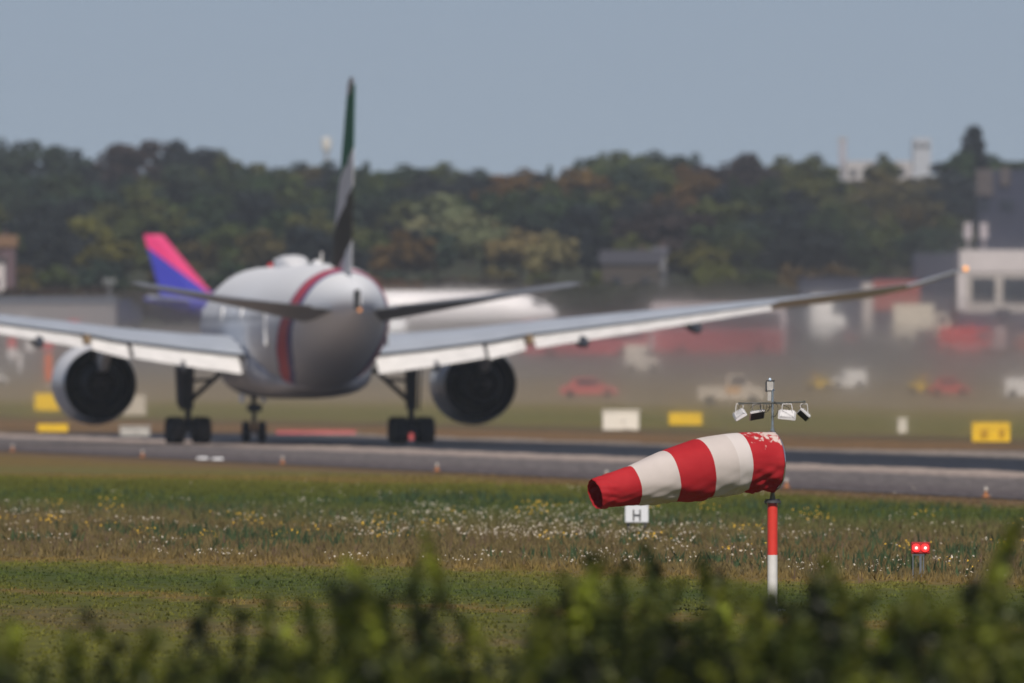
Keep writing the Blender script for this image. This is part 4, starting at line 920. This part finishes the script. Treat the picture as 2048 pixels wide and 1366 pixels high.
building('apartment_block', 'white building among the treetops on the ridge', 'building', 1690, 1752, 322, 420, 3560, 20, M_ridge, extra=[('window', 1700, 1712, 340, 352, M_glass, .2, -.22), ('window', 1724, 1738, 340, 352, M_glass, .2, -.22)])
building('apartment_block', 'second white building on the ridge right of the first', 'building', 1790, 1824, 322, 420, 3560, 20, M_ridge, extra=[('window', 1798, 1810, 338, 350, M_glass, .2, -.22)])
building('apartment_tower', 'pale tower rising above the ridge treetops', 'tower', 1826, 1862, 276, 420, 3700, 12, mat('hazy_render', (.42, .44, .48), .8), extra=[('window', 1832, 1840, 286, 296, M_glass, .2, -.22), ('window', 1848, 1856, 286, 296, M_glass, .2, -.22)])
building('chimney_stack', 'thin pinkish chimney on the ridge', 'chimney', 1678, 1692, 280, 420, 3700, 1.6, mat('pink_concrete', (.38, .37, .41), .8), roof=(276, M_conc))
building('dark_block', 'dark tall building with tan top storeys at the right edge of the wood', 'building', 1958, 2120, 340, 540, 2560, 14, M_navy,
         extra=[('tan_bay', 1952, 1986, 338, 392, mat('tan_bay', (.085, .07, .07), .8), .4, -.42), ('tan_bay', 2000, 2020, 334, 372, mat('tan_bay2', (.085, .07, .07), .8), .4, -.42), ('window', 1960, 1980, 400, 420, M_glass, .2, -.22), ('window', 1998, 2030, 400, 420, M_glass, .2, -.22), ('window', 1960, 1980, 440, 460, M_glass, .2, -.22)])
# radio mast with a pale drum, seen left of the fin
g = gat(653, 3650); r = thing('radio_mast', 'mast with a pale drum standing above the trees left of the airliner fin', 'mast', g)
s = 3650 / FPX; zt = CAM_Z + (HZ - 274) * s - g.z
mb = MB(); mb.tube([(0, 0, 0), (0, 0, zt - 2.6)], .35, 10); mb.build('pole', mat('mast_grey', (.35, .36, .38), .7), r)
mb = MB(); mb.lathe([(zt - 2.8, .25), (zt - 2.4, .75), (zt - .8, .95), (zt - .2, .8), (zt, .3)], (0, 0, 0), (0, 0, 1), 18, caps=True); mb.build('drum', mat('drum_pale', (.62, .60, .55), .7), r, 40)
# floodlight masts
for label, px_, y0, y1, dx in (('left of a pair of pale floodlight masts above the white roof', 1936, 446, 560, 16), ('right of a pair of pale floodlight masts above the white roof', 1968, 446, 560, 16), ('thin grey lamp post above the long grey building', 219, 560, 650, 26), ):
    Y = 2300; g = gat(px_, Y); s = Y / FPX; zt = CAM_Z + (HZ - y0) * s - g.z
    r = thing('floodlight_mast', label, 'floodlight mast', g)
    mm = mat('mast_pale', (.40, .35, .37) if px_ > 1000 else (.16, .16, .17), .7)
    mb = MB(); mb.tube([(0, 0, 0), (0, 0, zt)], [.22, .14], 8); mb.build('pole', mm, r)
    mb = MB(); mb.box((0, 0, zt - (.9 if px_ > 1000 else .05)), (dx * s, .4, 1.8 if px_ > 1000 else .3), bev=.05)
    for k in range(3): mb.box(((k - 1) * dx * s * .33, -.25, zt - .4), (.25, .12, .3))
    mb.build('lamp_head', mat('head_pale', (.50, .44, .46) if px_ > 1000 else (.22, .23, .23), .6), r)

# ---------------------------------------------------------------- the wood on the hill
def crown_material():
    m = bpy.data.materials.new('tree_foliage'); m.use_nodes = True; t = m.node_tree; N = t.nodes; L = t.links; p = N['Principled BSDF']
    p.inputs['Roughness'].default_value = .9; p.inputs['Specular IOR Level'].default_value = .1
    oi = N.new('ShaderNodeObjectInfo'); tc = N.new('ShaderNodeTexCoord'); n = N.new('ShaderNodeTexNoise'); n.inputs['Scale'].default_value = .55; n.inputs['Detail'].default_value = 4
    mp = N.new('ShaderNodeVectorMath'); mp.operation = 'ADD'; L.new(tc.outputs['Object'], mp.inputs[0]); L.new(oi.outputs['Location'], mp.inputs[1]); L.new(mp.outputs[0], n.inputs['Vector'])
    r = N.new('ShaderNodeMapRange'); r.inputs['From Min'].default_value = .3; r.inputs['From Max'].default_value = .7; r.inputs['To Min'].default_value = .75; r.inputs['To Max'].default_value = 1.25; L.new(n.outputs['Fac'], r.inputs['Value'])
    cb = N.new('ShaderNodeCombineColor'); [L.new(r.outputs[0], cb.inputs[i]) for i in range(3)]
    mo = N.new('ShaderNodeMix'); mo.data_type = 'RGBA'; mo.blend_type = 'MULTIPLY'; mo.inputs[0].default_value = 1; L.new(oi.outputs['Color'], mo.inputs[6]); L.new(cb.outputs[0], mo.inputs[7])
    L.new(mo.outputs[2], p.inputs['Base Color'])
    tr = N.new('ShaderNodeBsdfTranslucent'); L.new(mo.outputs[2], tr.inputs[0]); mx = N.new('ShaderNodeMixShader'); mx.inputs[0].default_value = .2
    L.new(p.outputs[0], mx.inputs[1]); L.new(tr.outputs[0], mx.inputs[2]); L.new(mx.outputs[0], N['Material Output'].inputs[0])
    return m
M_crown = crown_material(); M_bark = mat('bark', (.06, .05, .04), .9, var=.3)
def clumps(lobes, n, size, seed, surf=.55):
    """leaf clumps through the volume of the lobes: (cx, cy, cz, rx, ry, rz)"""
    g_ = np.random.default_rng(seed); lobes = np.array(lobes); vol = (lobes[:, 3] * lobes[:, 4] * lobes[:, 5]) ** .75; k = g_.choice(len(lobes), n, p=vol / vol.sum())
    d = g_.normal(size=(n, 3)); d /= np.linalg.norm(d, axis=1)[:, None]; rr = g_.uniform(surf, 1.05, n) ** .6
    c = lobes[k, :3] + d * rr[:, None] * lobes[k, 3:]
    nrm = d + g_.normal(0, .55, (n, 3)); nrm /= np.linalg.norm(nrm, axis=1)[:, None]
    a = np.cross(nrm, g_.normal(size=(n, 3))); a /= np.linalg.norm(a, axis=1)[:, None]; b = np.cross(nrm, a)
    s_ = size * g_.uniform(.5, 1.3, n)[:, None]
    V = np.stack([c - a * s_ - b * s_ * .6, c + a * s_ * .7 - b * s_ * .8, c + a * s_ * 1.1 + b * s_ * .5, c - a * s_ * .4 + b * s_ * 1.0], 1)
    return V.reshape(-1, 3), np.arange(n * 4).reshape(-1, 4)
protos = []
def make_tree(i, conifer=False, airy=False):
    rd = random.Random(100 + i); t = thing('conifer_tree' if conifer else 'broadleaf_tree', '', 'tree')
    H = 10.0
    if conifer: lobes = [(rd.uniform(-.2, .2), rd.uniform(-.2, .2), 2 + k * .95, 2.1 * (1 - k / 9.5) + .25, 2.1 * (1 - k / 9.5) + .25, .85) for k in range(9)]
    else:
        lobes = [(0, 0, 5.6, 2.6, 2.6, 3.0)]
        for k in range(11):
            a = rd.uniform(0, 6.28); z = rd.uniform(2.6, 8.4); q_ = math.sqrt(max(.05, 1 - ((z - 5.2) / 4.6) ** 2)) * 2.9
            e = rd.uniform(.9, 1.7); lobes.append((math.cos(a) * q_, math.sin(a) * q_, z, e, e, e * rd.uniform(.7, 1)))
        lobes.append((rd.uniform(-.8, .8), 0, 8.9, 1.2, 1.2, .9))
    V_, F_ = clumps(lobes, 900 if not airy else 420, .42 if not airy else .36, 10 + i)
    bulk('crown', V_, F_, M_crown, t)
    mb = MB(); mb.tube([(0, 0, -.5), (.1, 0, 2), (0, .1, 5), (.1, 0, 8)], [.30, .24, .15, .05], 7)
    if not conifer:
        for k in range(5):
            a = rd.uniform(0, 6.28); z = rd.uniform(2, 4.5); mb.tube([(0, 0, z), (math.cos(a) * 1.0, math.sin(a) * 1.0, z + 1.3), (math.cos(a) * 2.1, math.sin(a) * 2.1, z + 2.4)], [.12, .08, .03], 5)
    mb.build('trunk', M_bark, t)
    return t
protos = [make_tree(i) for i in range(6)] + [make_tree(7, conifer=True)] + [make_tree(8, airy=True)]
used = set()
PAL = {k_: (v_[0] * 1.55, v_[1] * 1.38, v_[2] * 0.85) for k_, v_ in {'dark green': (.022, .040, .026), 'blue green': (.020, .036, .038), 'olive green': (.047, .060, .029), 'mid green': (.040, .058, .026), 'brownish': (.056, .050, .031), 'dusky purple': (.026, .024, .036),
       'orange tinted': (.085, .056, .028), 'yellow green': (.075, .085, .026), 'pale silvery': (.105, .125, .105), 'tan': (.115, .105, .075), 'near black blue': (.012, .018, .030)}.items()}
SPOT = [(865, 440, 45, 'pale silvery'), (945, 470, 40, 'pale silvery'), (1020, 525, 60, 'tan'), (950, 545, 60, 'brownish'), (1085, 530, 55, 'tan'), (1030, 375, 45, 'orange tinted'), (1140, 375, 40, 'orange tinted'), (1370, 410, 40, 'orange tinted'),
        (1430, 540, 55, 'yellow green'), (200, 490, 45, 'yellow green'), (270, 500, 50, 'olive green'), (190, 320, 40, 'dusky purple'), (270, 320, 45, 'dusky purple'), (330, 345, 35, 'dusky purple'), (1350, 470, 55, 'dusky purple'), (1310, 500, 40, 'dusky purple'),
        (1170, 500, 60, 'near black blue'), (70, 380, 70, 'blue green'), (60, 500, 60, 'near black blue'), (130, 450, 60, 'near black blue'), (1590, 480, 70, 'near black blue'), (1800, 400, 60, 'brownish'), (1830, 345, 40, 'dark green'), (1900, 400, 60, 'near black blue'), (1960, 450, 60, 'near black blue'),
        (830, 540, 45, 'orange tinted'), (190, 280, 45, 'brownish'), (380, 560, 50, 'brownish'), (1640, 560, 50, 'orange tinted'), (1590, 330, 60, 'olive green'), (1470, 350, 50, 'dusky purple'), (120, 430, 40, 'dark green'), (1220, 570, 40, 'yellow green'), (60, 560, 30, 'orange tinted')]
SIL = [(-120, 280), (0, 268), (60, 265), (95, 292), (125, 310), (150, 290), (190, 272), (240, 288), (300, 276), (335, 262), (370, 284), (400, 276), (430, 300), (475, 296), (505, 312), (535, 320), (600, 322), (660, 312), (700, 318), (760, 326), (840, 320), (900, 321), (960, 330), (1060, 334), (1110, 326), (1160, 316), (1200, 308), (1280, 290), (1330, 300), (1395, 320), (1450, 294), (1490, 300), (1530, 322), (1580, 296), (1620, 302), (1665, 335), (1700, 350), (1730, 352), (1760, 316), (1800, 345), (1860, 322), (1900, 316), (1945, 300), (1985, 300), (2048, 306), (2170, 300)]
tr_r = random.Random(11)
conv = {'crown': 0}
def plant(px_, Y, topy, colname, p_i, wscale=1.0, label=None, group=True, basez=None):
    X = (px_ - 1024) * Y / FPX; g = hgt(X, Y); z = CAM_Z + (HZ - topy) * Y / FPX; Ht = max(2.5, z - g)
    p = protos[p_i]
    if p_i in used: t = copy_tree(p)
    else: used.add(p_i); t = p
    t.location = (X, Y, g - .1); t.rotation_euler = (0, 0, tr_r.uniform(0, 6.28)); f = Ht / 9.9
    t.scale = (f * wscale, f * wscale, f)
    c = Vector(PAL[colname]) * tr_r.uniform(.8, 1.25)
    for ch in t.children:
        if ch.name.startswith('crown'): ch.color = (c.x * tr_r.uniform(.9, 1.1), c.y, c.z, 1)
    kind = 'conifer' if p_i == 6 else 'broadleaf tree'
    art = 'an' if colname[0] in 'o' else 'a'
    if label: tag(t, label, 'tree')
    else:
        lm = ((60, 'at the left edge'), (150, 'above the left engine'), (300, 'above the pink tail fin'), (420, 'left above the airliner body'), (560, 'above the airliner roof'), (690, 'left of the tall fin'), (800, 'right of the tall fin'), (920, 'above the right tailplane'), (1040, 'above the parked airliner nose'), (1160, 'above the right tailplane tip'),
              (1290, 'above the sock tip'), (1420, 'above the windsock middle'), (1540, 'above the windsock mast'), (1660, 'above the outer right wing'), (1780, 'above the hangar'), (1900, 'above the wingtip'), (9999, 'near the right edge'))
        zone = next(n_ for lim, n_ in lm if px_ < lim)
        f_ = (Y - 2480) / 1000
        row = 'at the foot of the' if f_ < .12 else 'low in the' if f_ < .3 else 'halfway up the' if f_ < .62 else 'high in the' if f_ < .85 else 'on the ridge of the'
        tag(t, '%s %s %s wood, %s' % (colname, kind, row, zone), 'tree', 'trees of the wood on the hill')
    return t
common = ['dark green'] * 5 + ['blue green'] * 4 + ['olive green'] * 4 + ['mid green'] * 4 + ['brownish'] + ['near black blue'] * 2
for k in range(8):
    Y0 = 2500 + 128 * k
    step = 74 + 3 * k * 0
    px_ = -110 + (k % 2) * 36
    while px_ < 2160:
        x = px_ + tr_r.uniform(-16, 16); Y = Y0 + tr_r.uniform(-35, 35); s = Y / FPX
        X = (x - 1024) * s; yb = HZ - (hgt(X, Y) - CAM_Z) / s
        sil = float(np.interp(x, [q_[0] for q_ in SIL], [q_[1] for q_ in SIL]))
        if k == 7: top = sil + tr_r.uniform(-3, 10)
        elif k == 6: top = max(sil + 16, yb - tr_r.uniform(80, 108))
        else: top = max(sil + 22, yb - tr_r.uniform(84, 128) * (1 if k else .62))
        if 1660 < x < 1880 and k == 7 : px_ += step; continue
        if 1940 < x and k == 0: px_ += step; continue
        cx_, cy_ = x, top + 42; cn = None
        for sx_, sy_, sr, c_ in SPOT:
            if (cx_ - sx_) ** 2 + (cy_ - sy_) ** 2 < sr ** 2: cn = c_; break
        if cn is None: cn = tr_r.choice(common)
        pi_ = 6 if tr_r.random() < .07 and cn in ('dark green', 'blue green') else tr_r.randrange(6)
        hpx = yb - top
        plant(x, Y, top, cn, pi_, wscale=min(1.75, max(.9, (tr_r.uniform(88, 122)) / (hpx * .66))) if pi_ < 6 else 1.1)
        px_ += step
plant(1945, 3330, 258, 'near black blue', 6, 1.3, 'tall dark conifer standing highest above the right end of the ridge')
plant(1925, 3300, 300, 'dark green', 3, 1.0, 'dark broadleaf tree at the left foot of the tallest conifer')
plant(1765, 3500, 305, 'olive green', 2, 1.0, 'dark rounded tree between the two white ridge buildings')
plant(1510, 3400, 312, 'mid green', 7, .9, 'thin airy tree in the dip of the ridge line')
plant(1386, 3400, 300, 'blue green', 7, .6, 'slender see through treetop in the ridge dip')
# brown hedge along the foot of the wood, and bushes in front of it
def shrub(label, cat, x0, x1, topy, Y, col, name='shrub', n=1500, size=.32):
    s = Y / FPX; Xa, Xb = (x0 - 1024) * s, (x1 - 1024) * s; X = (Xa + Xb) / 2; g = hgt(X, Y); H = CAM_Z + (HZ - topy) * s - g; w = Xb - Xa
    k = max(3, int(w / (H * .8))); rd = random.Random(int(x0 + topy)); t = thing(name, label, cat, (X, Y, g))
    lobes = [(-w / 2 + (i + .5) * w / k, rd.uniform(-.5, .5), H * .5 * rd.uniform(.85, 1.05), w / k * .75, 1.3, H * .5 * rd.uniform(.75, 1.0)) for i in range(k)]
    V_, F_ = clumps(lobes, n, size, int(x0) + 500); o = bulk('foliage', V_, F_, M_crown, t); o.color = (*col, 1)
    mb = MB()
    for i in range(k): mb.tube([(-w / 2 + (i + .5) * w / k, 0, -.2), (-w / 2 + (i + .5) * w / k, 0, H * .6)], [.08, .03], 5)
    mb.build('stem', M_bark, t)
shrub('long brown hedge above the grey building on the left', 'hedge', -80, 225, 566, 2380, (.062, .045, .032), 'hedge', 5000, .3)
shrub('brown green hedge behind the pink and blue tail', 'hedge', 225, 600, 566, 2380, (.060, .052, .032), 'hedge', 5000, .3)
shrub('rusty orange brown hedge right of the fin', 'hedge', 730, 850, 546, 2390, (.10, .058, .032), 'hedge', 2600, .3)
shrub('grey brown hedge beyond the white parked airliner', 'hedge', 850, 1130, 548, 2390, (.072, .062, .052), 'hedge', 4200, .3)
shrub('dark green hedge above the parked airliner nose', 'hedge', 1110, 1330, 560, 2385, (.05, .055, .035), 'hedge', 3600, .3)
shrub('mixed green hedge behind the right wing', 'hedge', 1330, 1580, 556, 2385, (.058, .058, .036), 'hedge', 3600, .3)
shrub('bright yellow green bush in front of the wood over the right wing', 'bush', 1390, 1470, 512, 2400, (.105, .115, .026), 'bush', 1500, .34)
shrub('orange yellow bush in front of the wood over the outer wing', 'bush', 1560, 1640, 525, 2400, (.11, .075, .03), 'bush', 1500, .34)
shrub('yellow bush at the foot of the wood near the left edge', 'bush', 40, 78, 548, 2390, (.11, .09, .03), 'bush', 900, .3)

# ---------------------------------------------------------------- shrubs in the foreground
def leaf_material():
    m = bpy.data.materials.new('shrub_leaves'); m.use_nodes = True; t = m.node_tree; N = t.nodes; L = t.links; p = N['Principled BSDF']
    p.inputs['Roughness'].default_value = .5; p.inputs['Specular IOR Level'].default_value = .3
    geo = N.new('ShaderNodeNewGeometry'); n = N.new('ShaderNodeTexNoise'); n.inputs['Scale'].default_value = 2.2; n.inputs['Detail'].default_value = 4; L.new(geo.outputs['Position'], n.inputs['Vector'])
    r = N.new('ShaderNodeValToRGB'); cr = r.color_ramp; cr.elements[0].position = .42; cr.elements[0].color = (.012, .018, .006, 1); cr.elements[1].position = .68; cr.elements[1].color = (.27, .32, .028, 1)  # darkest stop paints shadowed gaps between leaf clumps into the colour
    e = cr.elements.new(.5); e.color = (.060, .082, .013, 1); e = cr.elements.new(.58); e.color = (.13, .14, .022, 1)
    L.new(n.outputs['Fac'], r.inputs[0]); L.new(r.outputs[0], p.inputs['Base Color'])
    tr = N.new('ShaderNodeBsdfTranslucent'); L.new(r.outputs[0], tr.inputs[0]); mx = N.new('ShaderNodeMixShader'); mx.inputs[0].default_value = .3
    L.new(p.outputs[0], mx.inputs[1]); L.new(tr.outputs[0], mx.inputs[2]); L.new(mx.outputs[0], N['Material Output'].inputs[0]); return m
M_leaf = leaf_material(); M_twig = mat('twig', (.05, .035, .02), .9, var=.3)
def bush(label, px0, px1, tops, Y, seed, dens=1.0):
    """tops: list of (photo x, photo y) of its shoots"""
    Y = Y * 1.85; s = Y / FPX; X = ((px0 + px1) / 2 - 1024) * s; r = thing('shrub', label, 'shrub', (X, Y, 0)); g_ = np.random.default_rng(seed)
    mb = MB(); C_ = []; Nn = []
    allt = list(tops)
    for i in range(int((px1 - px0) / 26)):           # lower shoots between the named ones
        x = g_.uniform(px0, px1); yb_ = float(np.interp(x, [t[0] for t in sorted(tops)], [t[1] for t in sorted(tops)]))
        allt.append((x, yb_ + abs(g_.normal(60, 45)) + 15))
    for (tx, ty) in allt:
        ty += 26 if tx < 600 else 14 if not 1500 < tx < 1600 else 0
        xt = (tx - 1024) * s - X; zt = CAM_Z + (HZ - ty) * s; y0 = g_.uniform(-.5, .5)
        xb = xt * .72 + g_.uniform(-.1, .1); lean = g_.uniform(-.22, .22); fat = g_.uniform(.6, 1.5)
        pts = [(xb, y0 * .5, 0), (xt * .9 + xb * .1, y0, zt * .6), (xt - lean, y0, zt * .86), (xt, y0, zt)]
        mb.tube(pts, [.014, .009, .006, .002], 5)
        nl = int(430 * dens)
        h = g_.uniform(0, 1, nl) ** 1.0 * 1.9               # metres below the tip
        rad = (.018 + h * .11 + (h > .5) * .09) * fat
        a = g_.uniform(0, 6.28, nl); q_ = np.sqrt(g_.uniform(0.02, 1, nl)) * rad
        zz_ = zt - h; f = zz_ / zt
        cx_ = np.interp(f, [0, .6, .86, 1], [p_[0] for p_ in pts]); cy_ = np.interp(f, [0, .6, .86, 1], [p_[1] for p_ in pts])
        C_.append(np.stack([cx_ + np.cos(a) * q_, cy_ + np.sin(a) * q_, zz_], 1)); Nn.append(np.stack([np.cos(a), np.sin(a), g_.uniform(.1, 1.3, nl)], 1))
    c = np.concatenate(C_); nr = np.concatenate(Nn) + g_.normal(0, .5, (len(c), 3)); nr /= np.linalg.norm(nr, axis=1)[:, None]
    a = np.cross(nr, g_.normal(size=nr.shape)); a /= np.linalg.norm(a, axis=1)[:, None]; b = np.cross(nr, a); L_ = g_.uniform(.024, .050, len(c))[:, None]; w = L_ * .5
    V_ = np.stack([c, c + a * L_ + b * w, c + a * L_ * 2.1, c + a * L_ - b * w], 1)
    bulk('leaves', V_.reshape(-1, 3), np.arange(len(c) * 4).reshape(-1, 4), M_leaf, r)
    mb.build('stems', M_twig, r, True)
bush('dark shrub cut by the left edge of the picture', -90, 130, [(-40, 1200), (10, 1215), (40, 1250), (90, 1310)], 66, 1, 1.3)
bush('shrub with one dark upright shoot, second from the left edge', 120, 260, [(135, 1235), (172, 1195), (215, 1300), (250, 1250)], 74, 2)
bush('low shrub with a green tip below the left main gear', 260, 400, [(280, 1230), (320, 1225), (345, 1290), (385, 1310)], 70, 3)
bush('loose shrub with several pale green shoots below the nose gear', 400, 600, [(418, 1205), (452, 1140), (480, 1195), (540, 1165), (585, 1210)], 78, 4)
bush('tall dark shoot shrub below the fuselage, darkest of the row', 590, 780, [(612, 1195), (660, 1150), (695, 1120), (712, 1150), (760, 1190)], 68, 5, 1.4)
bush('shrub with a tall thin sprig reaching into the flowers, left of the middle', 760, 960, [(790, 1160), (846, 1050), (838, 1110), (880, 1170), (930, 1230)], 76, 6, 1.1)
bush('low shrub under the gap in the middle of the picture', 930, 1080, [(960, 1335), (1010, 1290), (1050, 1250), (1072, 1200)], 64, 7)
bush('broad green shrub below the tip of the windsock', 1060, 1270, [(1090, 1170), (1130, 1130), (1180, 1088), (1215, 1100), (1255, 1150)], 72, 8, 1.3)
bush('bushy shrub below the white and red bands of the windsock', 1250, 1460, [(1290, 1075), (1325, 1120), (1370, 1140), (1400, 1105), (1440, 1130)], 80, 9, 1.3)
bush('dense shrub around the foot of the windsock pole', 1440, 1640, [(1470, 1150), (1500, 1190), (1528, 1188), (1543, 1192), (1556, 1186), (1590, 1205), (1628, 1130)], 70, 10, 1.5)
bush('shrub with two pointed shoots right of the windsock pole', 1620, 1800, [(1648, 1098), (1670, 1160), (1710, 1190), (1745, 1160), (1790, 1200)], 76, 11, 1.3)
bush('dark shrub below the red guard lamps', 1780, 1960, [(1820, 1180), (1842, 1165), (1880, 1200), (1920, 1165), (1950, 1140)], 68, 12, 1.3)
bush('tall shrub cut by the right edge of the picture', 1940, 2150, [(1965, 1170), (1990, 1120), (2018, 1060), (2040, 1030), (2080, 1060), (2130, 1100)], 72, 13, 1.5)
bush('near leafy shrub at the bottom left of the middle', 330, 960, [(360, 1320), (450, 1290), (560, 1260), (640, 1250), (720, 1240), (800, 1270), (880, 1290), (940, 1340)], 60, 14, 1.1)
bush('near leafy shrub along the bottom on the right', 1080, 1700, [(1100, 1240), (1200, 1200), (1300, 1210), (1400, 1210), (1500, 1260), (1600, 1250), (1680, 1240)], 60, 15, 1.3)
bush('near leafy shrub in the bottom right corner', 1680, 2150, [(1720, 1250), (1800, 1240), (1900, 1230), (1980, 1220), (2060, 1200), (2120, 1200)], 61, 16, 1.3)

# ---------------------------------------------------------------- haze
mb = MB(); mb.box((0, 2230, 33.5), (840, 4560, 75)); hz = mb.build('haze', bpy.data.materials.new('haze_air')); tag(hz, kind='stuff')
m = hz.data.materials[0]; m.use_nodes = True; t = m.node_tree; t.nodes.remove(t.nodes['Principled BSDF'])
pv = t.nodes.new('ShaderNodeVolumePrincipled'); pv.inputs['Color'].default_value = (.78, .86, 1.0, 1); pv.inputs['Density'].default_value = 0.000055; pv.inputs['Anisotropy'].default_value = 0.1
t.links.new(pv.outputs[0], t.nodes['Material Output'].inputs['Volume'])

# hot air over the far side of the runway and the jet blast of the right engine: both scatter light only slightly off its path
def hot_air(name, parts, dens, g=.9995, col=(.94, .92, .90)):
    mb = MB()
    for c, rad, rz in parts: mb.ell(c, rad, n=28, m=16, rot=Matrix.Rotation(rz, 3, 'Z'))
    o = mb.build(name, bpy.data.materials.new(name), None, True); tag(o, kind='stuff')
    m = o.data.materials[0]; m.use_nodes = True; t = m.node_tree; t.nodes.remove(t.nodes['Principled BSDF'])
    v = t.nodes.new('ShaderNodeVolumeScatter'); v.inputs['Color'].default_value = (*col, 1); v.inputs['Density'].default_value = dens; v.inputs['Anisotropy'].default_value = g
    t.links.new(v.outputs[0], t.nodes['Material Output'].inputs['Volume'])
hot_air('heat_haze', [((0, 1360, 1.0), (80, 240, 8.5), 0)], .0024, col=(.88, .865, .85))
hr = random.Random(8)          # uneven warmer cells rising over the apron, stronger to the right
cells = []
for i in range(26):
    x = hr.uniform(-22, 46) if i % 3 else hr.uniform(6, 44); y = 1640 + i * 17; cells.append(((x * .8, y, hgt(x * .8, y) + hr.uniform(.5, 6)), (hr.uniform(3, 9), 8, hr.uniform(1.2, 3.2)), hr.uniform(-.2, .2)))
hot_air('rising_heat', cells, .04, col=(.88, .87, .86))
hot_air('heat_over_apron', [((40, 1500, 9), (30, 90, 10), 0)], .0018, col=(.86, .86, .86))
hot_air('exhaust_haze', [((14, 870, 3.2), (4.5, 95, 2.6), R(5.7)), ((25, 880, 4.0), (4.0, 70, 2.2), R(5.7))], .012)
